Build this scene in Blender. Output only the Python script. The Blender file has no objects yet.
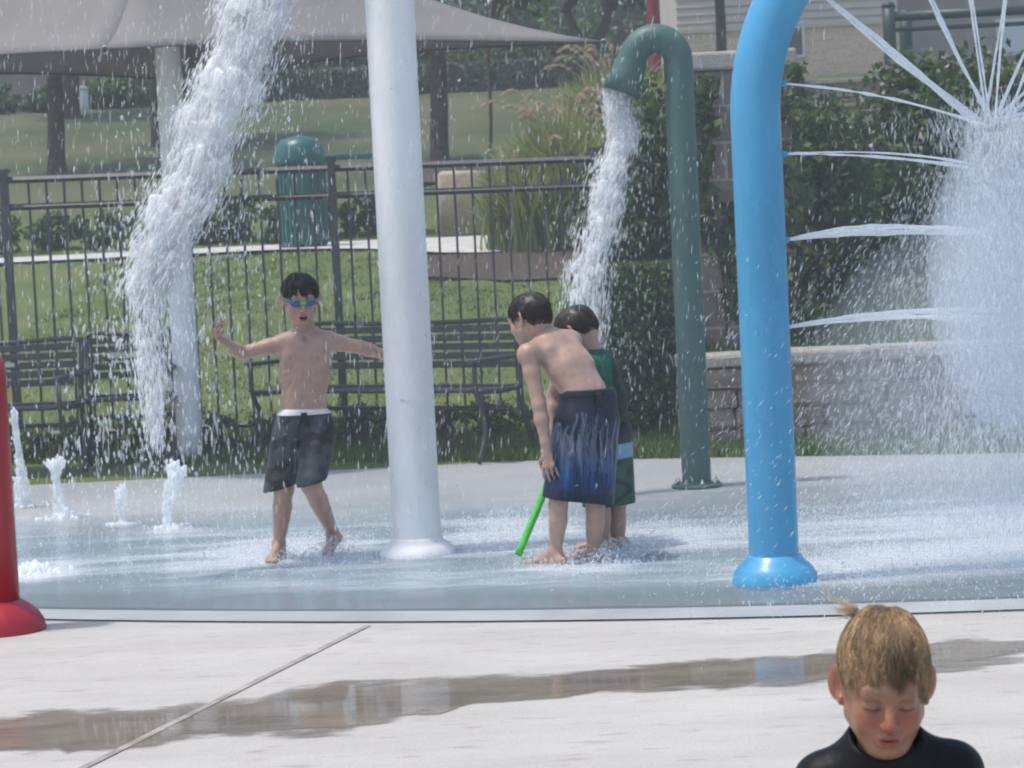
import bpy, math, random
import numpy as np
from mathutils import Matrix, Vector
rng = np.random.default_rng(7)
random.seed(7)
S = bpy.context.scene
COL = S.collection
A = np.array
pi = math.pi
R = math.radians

# ------------------------------------------------------------------ camera
W, H, F = 1024, 768, 2600.0
PITCH = math.atan(169 / F); ROLL = R(-2.8); CAMZ = 1.5
MC = Matrix.Rotation(pi / 2 - PITCH, 4, 'X') @ Matrix.Rotation(ROLL, 4, 'Z')
MCn = A(MC)[:3, :3]
cam = bpy.data.objects.new('camera', bpy.data.cameras.new('camera'))
COL.objects.link(cam); S.camera = cam
cam.matrix_world = Matrix.Translation((0, 0, CAMZ)) @ MC
cam.data.lens = 36 * F / W; cam.data.sensor_width = 36
cam.data.clip_start = .1; cam.data.clip_end = 3000
cam.data.dof.use_dof = True; cam.data.dof.focus_distance = 7.5; cam.data.dof.aperture_fstop = 13.0

def P(px, py, d):
    """world point seen at a pixel of the survey picture, at ground distance d"""
    v = MCn @ A([(px - 512) / F, (384 - py) / F, -1.0])
    return A([0, 0, CAMZ]) + v * d / v[1]
def G(px, py, z=0.0):
    v = MCn @ A([(px - 512) / F, (384 - py) / F, -1.0])
    return A([0, 0, CAMZ]) + v * (z - CAMZ) / v[2]

# ------------------------------------------------------------------ materials
def new_mat(name):
    m = bpy.data.materials.new(name); m.use_nodes = True
    nt = m.node_tree; b = nt.nodes['Principled BSDF']
    return m, nt, b
def N(nt, t, **kw):
    n = nt.nodes.new(t)
    for k, v in kw.items():
        if k in n.inputs.keys() if hasattr(n.inputs, 'keys') else False: n.inputs[k].default_value = v
        else: setattr(n, k, v)
    return n
def mat(name, col, rough=.6, var=.25, scale=8, bump=0, bscale=40, spec=.5, metal=0, col2=None, attr=False, coat=0, trans=0, alpha=1, det=6, sss=0, coords='Object'):
    m, nt, b = new_mat(name); L = nt.links.new
    tc = N(nt, 'ShaderNodeTexCoord')
    b.inputs['Roughness'].default_value = rough
    b.inputs['Specular IOR Level'].default_value = spec
    b.inputs['Metallic'].default_value = metal
    b.inputs['Coat Weight'].default_value = coat
    b.inputs['Transmission Weight'].default_value = trans
    b.inputs['Alpha'].default_value = alpha
    if sss:
        b.inputs['Subsurface Weight'].default_value = sss
        b.inputs['Subsurface Radius'].default_value = (.012, .005, .003)
        b.inputs['Subsurface Scale'].default_value = .6
    no = N(nt, 'ShaderNodeTexNoise'); no.inputs['Scale'].default_value = scale; no.inputs['Detail'].default_value = det
    L(tc.outputs[coords], no.inputs['Vector'])
    cr = N(nt, 'ShaderNodeValToRGB'); cr.color_ramp.elements[0].position = .3; cr.color_ramp.elements[1].position = .7
    c = A(col[:3])
    c2 = A(col2[:3]) if col2 is not None else None
    lo = c * (1 - var) if c2 is None else c
    hi = np.minimum(c * (1 + var), 1) if c2 is None else c2
    cr.color_ramp.elements[0].color = (*lo, 1); cr.color_ramp.elements[1].color = (*hi, 1)
    L(no.outputs['Fac'], cr.inputs['Fac'])
    if attr:
        at = N(nt, 'ShaderNodeAttribute'); at.attribute_name = 'Col'
        mx = N(nt, 'ShaderNodeMix'); mx.data_type = 'RGBA'; mx.blend_type = 'MULTIPLY'; mx.inputs['Factor'].default_value = 1
        L(at.outputs['Color'], mx.inputs[6]); L(cr.outputs['Color'], mx.inputs[7]); L(mx.outputs[2], b.inputs['Base Color'])
    else:
        L(cr.outputs['Color'], b.inputs['Base Color'])
    if bump:
        n2 = N(nt, 'ShaderNodeTexNoise'); n2.inputs['Scale'].default_value = bscale; n2.inputs['Detail'].default_value = 8
        L(tc.outputs[coords], n2.inputs['Vector'])
        bp = N(nt, 'ShaderNodeBump'); bp.inputs['Strength'].default_value = bump; bp.inputs['Distance'].default_value = .02
        L(n2.outputs['Fac'], bp.inputs['Height']); L(bp.outputs['Normal'], b.inputs['Normal'])
    return m

# ------------------------------------------------------------------ objects
def tag(o, label=None, cat=None, group=None, kind=None):
    if label: o['label'] = label
    if cat: o['category'] = cat
    if group: o['group'] = group
    if kind: o['kind'] = kind
    return o
def empty(name, loc, label, cat, group=None, rz=0):
    o = bpy.data.objects.new(name, None); COL.objects.link(o)
    o.location = tuple(loc); o.rotation_euler = (0, 0, rz); o.empty_display_size = .1
    return tag(o, label, cat, group)
def obj(name, vf, m, parent=None, smooth=True, col=None, local=False):
    """one mesh object; world-space vertices unless local"""
    v, f = vf[0], vf[1]
    v = np.asarray(v, dtype=np.float64).reshape(-1, 3)
    if parent is not None and not local:
        p, off = parent, np.zeros(3)
        while p is not None: off = off + A(p.location); p = p.parent
        v = v - off
    me = bpy.data.meshes.new(name)
    if isinstance(f, np.ndarray):
        n, k = f.shape
        me.vertices.add(len(v)); me.vertices.foreach_set('co', v.astype(np.float32).ravel())
        me.loops.add(n * k); me.loops.foreach_set('vertex_index', f.astype(np.int32).ravel())
        me.polygons.add(n); me.polygons.foreach_set('loop_start', np.arange(0, n * k, k, dtype=np.int32))
        me.polygons.foreach_set('loop_total', np.full(n, k, dtype=np.int32))
        me.update(calc_edges=True)
    else:
        me.from_pydata([tuple(q) for q in v], [], f); me.update()
    me.polygons.foreach_set('use_smooth', np.full(len(me.polygons), smooth))
    if col is not None:
        ca = me.color_attributes.new('Col', 'FLOAT_COLOR', 'POINT')
        c4 = np.ones((len(v), 4), np.float32); c4[:, :3] = col
        ca.data.foreach_set('color', c4.ravel())
    if m is not None: me.materials.append(m)
    o = bpy.data.objects.new(name, me); COL.objects.link(o)
    if parent is not None: o.parent = parent
    return o
def struct(name, vf, m, smooth=False, kind='structure', col=None):
    return tag(obj(name, vf, m, smooth=smooth, col=col), kind=kind)
def join(parts):
    V, Fs, n = [], [], 0
    for v, f in parts:
        v = np.asarray(v, dtype=float).reshape(-1, 3); V.append(v)
        Fs += [[int(i) + n for i in q] for q in f]; n += len(v)
    return np.concatenate(V), Fs
def joinq(parts):
    V, Fs, n = [], [], 0
    for v, f in parts: V.append(v); Fs.append(f + n); n += len(v)
    return np.concatenate(V), np.concatenate(Fs)

def box(lo, hi, rot=0, pivot=None):
    x0, y0, z0 = lo; x1, y1, z1 = hi
    v = A([[x0, y0, z0], [x1, y0, z0], [x1, y1, z0], [x0, y1, z0], [x0, y0, z1], [x1, y0, z1], [x1, y1, z1], [x0, y1, z1]], float)
    if rot:
        c = v.mean(0) if pivot is None else A(pivot)
        ca, sa = math.cos(rot), math.sin(rot); w = v - c
        v = c + np.stack([w[:, 0] * ca - w[:, 1] * sa, w[:, 0] * sa + w[:, 1] * ca, w[:, 2]], 1)
    return v, [[0, 3, 2, 1], [4, 5, 6, 7], [0, 1, 5, 4], [1, 2, 6, 5], [2, 3, 7, 6], [3, 0, 4, 7]]
def bbox_(lo, hi, b=.008):
    """box with bevelled vertical and horizontal edges"""
    import bmesh
    bm = bmesh.new(); v, f = box(lo, hi)
    vs = [bm.verts.new(q) for q in v]
    for q in f: bm.faces.new([vs[i] for i in q])
    bmesh.ops.bevel(bm, geom=bm.edges[:], offset=b, segments=2, profile=.5, affect='EDGES')
    bm.verts.index_update()
    out = A([q.co for q in bm.verts]), [[w.index for w in q.verts] for q in bm.faces]
    bm.free(); return out
def tube(path, rad, n=20, caps=True, flat=1.0):
    path = A(path, dtype=float) if not isinstance(path, np.ndarray) else path.astype(float)
    m = len(path)
    rad = np.full(m, rad) if np.isscalar(rad) else A(rad, dtype=float)
    T = np.gradient(path, axis=0); T /= np.linalg.norm(T, axis=1)[:, None] + 1e-12
    u = np.cross(T[0], [0, 0, 1.0])
    if np.linalg.norm(u) < 1e-3: u = A([1.0, 0, 0])
    u /= np.linalg.norm(u); V = []
    a = np.linspace(0, 2 * pi, n, endpoint=False)
    for i in range(m):
        u = u - T[i] * (u @ T[i]); u /= np.linalg.norm(u) + 1e-12
        w = np.cross(T[i], u)
        V.append(path[i] + rad[i] * (np.cos(a)[:, None] * u + flat * np.sin(a)[:, None] * w))
    V = np.concatenate(V); f = []
    for i in range(m - 1):
        for j in range(n):
            k = (j + 1) % n
            f.append([i * n + j, i * n + k, (i + 1) * n + k, (i + 1) * n + j])
    if caps:
        f.append(list(range(n))[::-1]); f.append(list(range((m - 1) * n, m * n)))
    return V, f
def lathe(prof, c, n=36):
    a = np.linspace(0, 2 * pi, n, endpoint=False); V = []
    for r, z in prof: V.append(np.stack([c[0] + r * np.cos(a), c[1] + r * np.sin(a), np.full(n, c[2] + z)], 1))
    f = []
    for i in range(len(prof) - 1):
        for j in range(n):
            k = (j + 1) % n; f.append([i * n + j, i * n + k, (i + 1) * n + k, (i + 1) * n + j])
    f.append(list(range(n))[::-1]); f.append(list(range((len(prof) - 1) * n, len(prof) * n)))
    return np.concatenate(V), f
def bez(pts, n=40):
    """Catmull-Rom through points"""
    p = A(pts, dtype=float); p = np.vstack([2 * p[0] - p[1], p, 2 * p[-1] - p[-2]]); out = []
    k = len(p) - 3
    for t in np.linspace(0, k - 1e-6, n):
        i = int(t); u = t - i; a, b, c, d = p[i:i + 4]
        out.append(.5 * (2 * b + (c - a) * u + (2 * a - 5 * b + 4 * c - d) * u * u + (3 * b - a - 3 * c + d) * u ** 3))
    return A(out)
def arc(c, r, a0, a1, ax, ay, n=24):
    t = np.linspace(a0, a1, n)[:, None]
    return A(c) + r * (np.cos(t) * A(ax) + np.sin(t) * A(ay))

# ------------------------------------------------------------------ blended solids on a grid -> smooth mesh
def nrm(v):
    v = A(v, dtype=float); return v / np.linalg.norm(v)
def rc(a, b, ra, rb, k=.02, op='u', fd=None, fs=1.0): return ('rc', A(a, dtype=float), A(b, dtype=float), ra, rb, k, op, fd, fs)
def el(c, r, k=.02, op='u', M=None): return ('el', A(c, dtype=float), A(r, dtype=float), M, None, k, op, None, 1)
def pl(p, n, k=.004): return ('pl', A(p, dtype=float), nrm(n), None, None, k, 'i', None, 1)
def bounds(prims):
    lo, hi = [], []
    for q in prims:
        if q[6] != 'u': continue
        if q[0] == 'rc':
            r = max(q[3], q[4]) * max(1, q[8]); lo.append(np.minimum(q[1], q[2]) - r); hi.append(np.maximum(q[1], q[2]) + r)
        elif q[0] == 'el': r = max(q[2]); lo.append(q[1] - r); hi.append(q[1] + r)
    return np.min(lo, 0), np.max(hi, 0)
def field(prims, h, clip=None):
    lo, hi = bounds(prims); lo = lo - 3 * h - .01; hi = hi + 3 * h + .01
    if clip is not None: lo = np.maximum(lo, clip[0]); hi = np.minimum(hi, clip[1])
    n = np.ceil((hi - lo) / h).astype(int) + 1
    Fd = np.full(n, .25, np.float32)
    ax = [lo[i] + h * np.arange(n[i]) for i in range(3)]
    for t, p, q, ra, rb, k, op, fd, fs in prims:
        if t == 'pl': s = [slice(None)] * 3
        else:
            if t == 'rc': r = max(ra, rb) * max(1, fs); l0 = np.minimum(p, q) - r; h0 = np.maximum(p, q) + r
            else: r = max(q); l0 = p - r; h0 = p + r
            mg = 2 * k + 4 * h if t == 'rc' and r < .02 else 2 * k + .05
            i0 = np.clip(np.floor((l0 - mg - lo) / h).astype(int), 0, n); i1 = np.clip(np.ceil((h0 + mg - lo) / h).astype(int) + 1, 0, n)
            if np.any(i1 <= i0): continue
            s = [slice(i0[i], i1[i]) for i in range(3)]
        X = ax[0][s[0]][:, None, None]; Y = ax[1][s[1]][None, :, None]; Z = ax[2][s[2]][None, None, :]
        if t == 'rc':
            ba = q - p; L2 = ba @ ba + 1e-12
            x, y, z = X - p[0], Y - p[1], Z - p[2]
            tt = np.clip((x * ba[0] + y * ba[1] + z * ba[2]) / L2, 0, 1)
            dx, dy, dz = x - tt * ba[0], y - tt * ba[1], z - tt * ba[2]
            if fd is not None:
                g = (dx * fd[0] + dy * fd[1] + dz * fd[2]) * (1 / fs - 1)
                dx, dy, dz = dx + g * fd[0], dy + g * fd[1], dz + g * fd[2]
            d = np.sqrt(dx * dx + dy * dy + dz * dz) - (ra + tt * (rb - ra))
        elif t == 'el':
            x, y, z = X - p[0], Y - p[1], Z - p[2]
            if ra is not None:
                Mi = ra  # columns are local axes
                x, y, z = [x * Mi[0, i] + y * Mi[1, i] + z * Mi[2, i] for i in range(3)]
            k0 = np.sqrt((x / q[0]) ** 2 + (y / q[1]) ** 2 + (z / q[2]) ** 2)
            k1 = np.sqrt((x / q[0] ** 2) ** 2 + (y / q[1] ** 2) ** 2 + (z / q[2] ** 2) ** 2) + 1e-9
            d = k0 * (k0 - 1) / k1
        else: d = (X - p[0]) * q[0] + (Y - p[1]) * q[1] + (Z - p[2]) * q[2]
        a = Fd[tuple(s)]; d = d.astype(np.float32)
        if op == 'u':
            hh = np.clip(.5 + .5 * (a - d) / k, 0, 1); Fd[tuple(s)] = a * (1 - hh) + d * hh - k * hh * (1 - hh)
        else:
            if op == 's': d = -d
            hh = np.clip(.5 - .5 * (a - d) / k, 0, 1); Fd[tuple(s)] = a * (1 - hh) + d * hh + k * hh * (1 - hh)
    return Fd, lo
def nets(Fd, lo, h):
    s = Fd < 0
    c = np.zeros(A(Fd.shape) - 1, np.int8)
    sl = lambda o, n: slice(o, n - 1 + o)
    nx, ny, nz = Fd.shape
    for i in (0, 1):
        for j in (0, 1):
            for k in (0, 1): c += s[sl(i, nx), sl(j, ny), sl(k, nz)]
    act = (c > 0) & (c < 8)
    I = np.argwhere(act); idx = np.full(act.shape, -1, np.int64); idx[act] = np.arange(len(I))
    acc = np.zeros((len(I), 3)); cnt = np.zeros(len(I))
    for ax in range(3):
        o = [a for a in range(3) if a != ax]
        for u in (0, 1):
            for v in (0, 1):
                b = np.zeros(3, int); b[o[0]] = u; b[o[1]] = v; e = b.copy(); e[ax] = 1
                f0 = Fd[tuple((I + b).T)]; f1 = Fd[tuple((I + e).T)]
                m = (f0 < 0) != (f1 < 0); t = f0[m] / (f0[m] - f1[m])
                p = np.tile(b.astype(float), (m.sum(), 1)); p[:, ax] = t
                acc[m] += p; cnt[m] += 1
    V = lo + h * (I + acc / cnt[:, None])
    Q = []
    cyc = {0: ((0, -1, -1), (0, 0, -1), (0, 0, 0), (0, -1, 0)), 1: ((-1, 0, -1), (-1, 0, 0), (0, 0, 0), (0, 0, -1)), 2: ((-1, -1, 0), (0, -1, 0), (0, 0, 0), (-1, 0, 0))}
    for ax in range(3):
        a0 = [slice(1, -1)] * 3; a0[ax] = slice(0, -1); a1 = list(a0); a1[ax] = slice(1, None)
        s0, s1 = s[tuple(a0)], s[tuple(a1)]
        E = np.argwhere(s0 != s1); ins = s0[s0 != s1]
        off = np.ones(3, int); off[ax] = 0; E = E + off
        q = np.stack([idx[tuple((E + A(o)).T)] for o in cyc[ax]], 1)
        q[~ins] = q[~ins][:, ::-1]; q = q[(q >= 0).all(1)]; Q.append(q)
    return V, np.concatenate(Q)
def solid(prims, h): return nets(*field(prims, h), h)
def shell(prims, cuts, h, t=.008):
    Fd, lo = field(prims, h)
    Fd = np.maximum(Fd, -(Fd + t))
    n = Fd.shape; ax = [lo[i] + h * np.arange(n[i]) for i in range(3)]
    for p, q in cuts:
        q = nrm(q); d = (ax[0][:, None, None] - p[0]) * q[0] + (ax[1][None, :, None] - p[1]) * q[1] + (ax[2][None, None, :] - p[2]) * q[2]
        Fd = np.maximum(Fd, d.astype(np.float32))
    return nets(Fd, lo, h)

# ------------------------------------------------------------------ leaf clouds, blades, drops
def leafmesh(pos, size, up=.3, asp=.45):
    n = len(pos); size = np.broadcast_to(size, n)[:, None]
    d = rng.normal(size=(n, 3)); d[:, 2] += up; d /= np.linalg.norm(d, axis=1)[:, None]
    w = np.cross(d, rng.normal(size=(n, 3))); w /= np.linalg.norm(w, axis=1)[:, None]
    nn = np.cross(d, w)
    v = np.stack([pos - d * size * .5, pos + w * size * asp + nn * size * .12, pos + d * size * .5, pos - w * size * asp + nn * size * .12], 1).reshape(-1, 3)
    f = np.arange(4 * n).reshape(n, 4)
    return v, f
def leafcol(n, cols):
    c = A(cols)[rng.integers(0, len(cols), n)] * rng.uniform(.7, 1.3, (n, 1))
    return np.repeat(c, 4, 0)
def cloud(c, r, n, k=24, spread=.35, shellw=.35, box=False):
    """leaf positions in clumps through an ellipsoid or box volume"""
    c, r = A(c, float), A(r, float)
    if box:
        q = rng.uniform(-1, 1, (n, 3)); i = rng.integers(0, 3, n); m = rng.random(n) < .8
        sg = np.where(rng.random(n) < .5, -1, 1)
        ar = A([r[1] * r[2], r[0] * r[2], r[0] * r[1]]); i = rng.choice(3, n, p=ar / ar.sum())
        q[m, i[m]] = sg[m] * rng.uniform(.86, 1.0, m.sum())
        return c + q * r + rng.normal(size=(n, 3)) * .012
    d = rng.normal(size=(k, 3)); d /= np.linalg.norm(d, axis=1)[:, None]
    cc = d * rng.uniform(.45, .85, (k, 1))
    i = rng.integers(0, k, n)
    e = rng.normal(size=(n, 3)); e /= np.linalg.norm(e, axis=1)[:, None]
    q = cc[i] + e * (rng.random((n, 1)) ** .5) * spread * rng.uniform(.7, 1.3, k)[i][:, None]
    return c + q * r
def drops(pos, dirs, ln, wd):
    n = len(pos); dirs = dirs / np.linalg.norm(dirs, axis=1)[:, None]
    u = np.cross(dirs, [0.3, 1, .2]); u /= np.linalg.norm(u, axis=1)[:, None]; w = np.cross(dirs, u)
    ln = np.broadcast_to(ln, n)[:, None]; wd = np.broadcast_to(wd, n)[:, None]
    v = np.stack([pos - dirs * ln * .5, pos + u * wd * .5, pos + w * wd * .5, pos - u * wd * .5, pos - w * wd * .5, pos + dirs * ln * .5], 1)
    b = (np.arange(n) * 6)[:, None, None]
    f = A([[0, 2, 1], [0, 3, 2], [0, 4, 3], [0, 1, 4], [5, 1, 2], [5, 2, 3], [5, 3, 4], [5, 4, 1]])[None]
    return v.reshape(-1, 3), (b + f).reshape(-1, 3)
# ------------------------------------------------------------------ the ground
def sstep(a, b, x):
    t = np.clip((x - a) / (b - a), 0, 1); return t * t * (3 - 2 * t)
YL = [-60, 15, 17.0, 19, 31, 33.2, 45, 60, 75, 400]; ZL = [-.02, -.02, .03, .14, 1.19, 1.24, 2.5, 4.35, 5.0, 7]
YR = [-60, 16.35, 16.5, 21, 31, 33.2, 45, 60, 75, 400]; ZR = [-.02, .0, .52, 1.15, 1.75, 1.85, 2.65, 4.35, 5.0, 7]
def hz(x, y):
    x, y = np.asarray(x, float), np.asarray(y, float)
    k = sstep(.95, 1.25, x) * (1 - sstep(45, 60, y))
    return np.interp(y, YL, ZL) * (1 - k) + np.interp(y, YR, ZR) * k
def backline(x): return 15.82 - .347 * x      # rear edge of the splash pad
def front(x): return 9.50 - .25 * x + .045 * x * x      # front rim of the splash pad

grassm = mat('lawn grass', (.078, .118, .025), .8, .0, 1.1, .6, 60, .2, col2=(.128, .148, .045), coords='Object')
ys = np.unique(np.concatenate([np.linspace(-60, 14, 12), np.arange(15, 20, .12), np.arange(20, 36, .4), np.arange(36, 80, 1.0), np.linspace(80, 400, 12)]))
xs = np.unique(np.concatenate([np.linspace(-150, -12, 14), np.arange(-12, 12, .12 * 2), np.linspace(12, 150, 14), [.95, 1.0, 1.05, 1.1, 1.15, 1.2, 1.25]]))
X, Y = np.meshgrid(xs, ys); Z = hz(X, Y) + np.where(Y > 18, rng.normal(size=X.shape) * .012, 0)
nx = len(xs); ii = np.arange(len(ys) - 1)[:, None] * nx + np.arange(nx - 1)[None]; ii = ii.ravel()
_n = grassm.node_tree; _b = _n.nodes['Principled BSDF']; _s = _b.inputs['Base Color'].links[0].from_socket     # the upper lawn is drier, olive brown turf
_g = N(_n, 'ShaderNodeTexCoord'); _x = N(_n, 'ShaderNodeSeparateXYZ'); _n.links.new(_g.outputs['Object'], _x.inputs[0])
_r = N(_n, 'ShaderNodeMapRange'); _r.inputs['From Min'].default_value = 33; _r.inputs['From Max'].default_value = 42; _n.links.new(_x.outputs[1], _r.inputs['Value'])
_q = N(_n, 'ShaderNodeTexNoise'); _q.inputs['Scale'].default_value = .35; _q.inputs['Detail'].default_value = 7; _n.links.new(_g.outputs['Object'], _q.inputs[0])
_k = N(_n, 'ShaderNodeValToRGB'); _k.color_ramp.elements[0].position = .35; _k.color_ramp.elements[1].position = .65; _k.color_ramp.elements[0].color = (.052, .074, .024, 1); _k.color_ramp.elements[1].color = (.105, .108, .050, 1); _n.links.new(_q.outputs[0], _k.inputs[0])
_m = N(_n, 'ShaderNodeMix'); _m.data_type = 'RGBA'; _n.links.new(_r.outputs[0], _m.inputs['Factor']); _n.links.new(_s, _m.inputs[6]); _n.links.new(_k.outputs[0], _m.inputs[7]); _n.links.new(_m.outputs[2], _b.inputs['Base Color'])
terr = struct('lawn', (np.stack([X, Y, Z], -1).reshape(-1, 3), np.stack([ii, ii + 1, ii + 1 + nx, ii + nx], 1)), grassm, True)

def strip(x0, x1, fy0, fy1, z, n=60, zf=None):
    t = np.linspace(x0, x1, n); a = np.stack([t, fy0(t), np.full(n, z)], 1); b = np.stack([t, fy1(t), np.full(n, z)], 1)
    i = np.arange(n - 1); return np.concatenate([a, b]), np.stack([i, i + 1, i + 1 + n, i + n], 1)

# splash pad concrete, wet in front and dry at the back
def padmat():
    m, nt, b = new_mat('splash pad concrete'); L = nt.links.new
    tc = N(nt, 'ShaderNodeTexCoord'); sp = N(nt, 'ShaderNodeSeparateXYZ'); L(tc.outputs['Object'], sp.inputs[0])
    n1 = N(nt, 'ShaderNodeTexNoise'); n1.inputs['Scale'].default_value = .7; n1.inputs['Detail'].default_value = 5; L(tc.outputs['Object'], n1.inputs[0])
    n2 = N(nt, 'ShaderNodeTexNoise'); n2.inputs['Scale'].default_value = 140; n2.inputs['Detail'].default_value = 4; L(tc.outputs['Object'], n2.inputs[0])
    r = N(nt, 'ShaderNodeValToRGB'); r.color_ramp.elements[0].color = (.33, .345, .345, 1); r.color_ramp.elements[1].color = (.46, .465, .45, 1)
    r.color_ramp.elements[0].position = .3; r.color_ramp.elements[1].position = .7
    L(n1.outputs['Fac'], r.inputs[0])
    mx = N(nt, 'ShaderNodeMix'); mx.data_type = 'RGBA'; mx.blend_type = 'MULTIPLY'; mx.inputs['Factor'].default_value = .35
    wy = N(nt, 'ShaderNodeMath'); wy.operation = 'MULTIPLY_ADD'; wy.inputs[1].default_value = 2.4; L(n1.outputs['Fac'], wy.inputs[0]); L(sp.outputs[1], wy.inputs[2])
    wr = N(nt, 'ShaderNodeMapRange'); wr.inputs['From Min'].default_value = 15.3; wr.inputs['From Max'].default_value = 13.6; L(wy.outputs[0], wr.inputs['Value'])
    wm = N(nt, 'ShaderNodeMix'); wm.data_type = 'RGBA'; wm.blend_type = 'MULTIPLY'; wm.inputs[7].default_value = (.42, .45, .47, 1); L(wr.outputs[0], wm.inputs['Factor']); L(r.outputs[0], wm.inputs[6])
    L(wm.outputs[2], mx.inputs[6]); L(n2.outputs['Color'], mx.inputs[7]); L(mx.outputs[2], b.inputs['Base Color'])
    b.inputs['Roughness'].default_value = .55
    bp = N(nt, 'ShaderNodeBump'); bp.inputs['Strength'].default_value = .3; bp.inputs['Distance'].default_value = .01
    L(n2.outputs['Fac'], bp.inputs['Height']); L(bp.outputs[0], b.inputs['Normal'])
    return m
struct('splash_pad', strip(-9, 9, front, backline, 0.0), padmat())
rimm = mat('rim concrete', (.40, .41, .40), .35, .12, 3, .2, 90)
struct('pad_rim', strip(-9, 9, lambda x: front(x) + .02, lambda x: front(x) + .27, .006), rimm)
wet_dark = mat('wet joint', (.07, .07, .068), .3, .3, 20)
struct('drain_gap', strip(-9, 9, lambda x: front(x) - .045, lambda x: front(x) + .02, .003), wet_dark)

def walkmat():
    m, nt, b = new_mat('broom finished concrete'); L = nt.links.new
    tc = N(nt, 'ShaderNodeTexCoord')
    n1 = N(nt, 'ShaderNodeTexNoise'); n1.inputs['Scale'].default_value = 1.6; n1.inputs['Detail'].default_value = 8; n1.inputs['Roughness'].default_value = .65
    mp = N(nt, 'ShaderNodeMapping'); mp.inputs['Scale'].default_value = (.7, 2.0, 1); mp.inputs['Rotation'].default_value = (0, 0, .12); L(tc.outputs['Object'], mp.inputs[0]); L(mp.outputs[0], n1.inputs[0])
    r = N(nt, 'ShaderNodeValToRGB'); r.color_ramp.elements[0].color = (.415, .39, .355, 1); r.color_ramp.elements[1].color = (.495, .472, .435, 1)
    r.color_ramp.elements[0].position = .33; r.color_ramp.elements[1].position = .66; L(n1.outputs['Fac'], r.inputs[0])
    n2 = N(nt, 'ShaderNodeTexNoise'); n2.inputs['Scale'].default_value = 170; n2.inputs['Detail'].default_value = 3
    L(tc.outputs['Object'], n2.inputs[0])
    r2 = N(nt, 'ShaderNodeValToRGB'); r2.color_ramp.elements[0].color = (.84, .83, .82, 1); r2.color_ramp.elements[0].position = .32; r2.color_ramp.elements[1].position = .5
    L(n2.outputs['Fac'], r2.inputs[0])
    n3 = N(nt, 'ShaderNodeTexNoise'); n3.inputs['Scale'].default_value = 9; n3.inputs['Detail'].default_value = 2; L(mp.outputs[0], n3.inputs[0])
    r3 = N(nt, 'ShaderNodeValToRGB'); r3.color_ramp.elements[0].color = (.82, .79, .76, 1); r3.color_ramp.elements[0].position = .28; r3.color_ramp.elements[1].position = .4
    L(n3.outputs['Fac'], r3.inputs[0])
    mx = N(nt, 'ShaderNodeMix'); mx.data_type = 'RGBA'; mx.blend_type = 'MULTIPLY'; mx.inputs['Factor'].default_value = 1
    L(r.outputs[0], mx.inputs[6]); L(r2.outputs[0], mx.inputs[7])
    mx2 = N(nt, 'ShaderNodeMix'); mx2.data_type = 'RGBA'; mx2.blend_type = 'MULTIPLY'; mx2.inputs['Factor'].default_value = 1
    L(mx.outputs[2], mx2.inputs[6]); L(r3.outputs[0], mx2.inputs[7]); L(mx2.outputs[2], b.inputs['Base Color'])
    b.inputs['Roughness'].default_value = .75
    bp = N(nt, 'ShaderNodeBump'); bp.inputs['Strength'].default_value = .35; bp.inputs['Distance'].default_value = .008
    L(n2.outputs['Fac'], bp.inputs['Height']); L(bp.outputs[0], b.inputs['Normal'])
    return m
struct('walkway', strip(-9, 9, lambda x: 0 * x - 6, lambda x: front(x) - .045, .008), walkmat())

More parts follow.
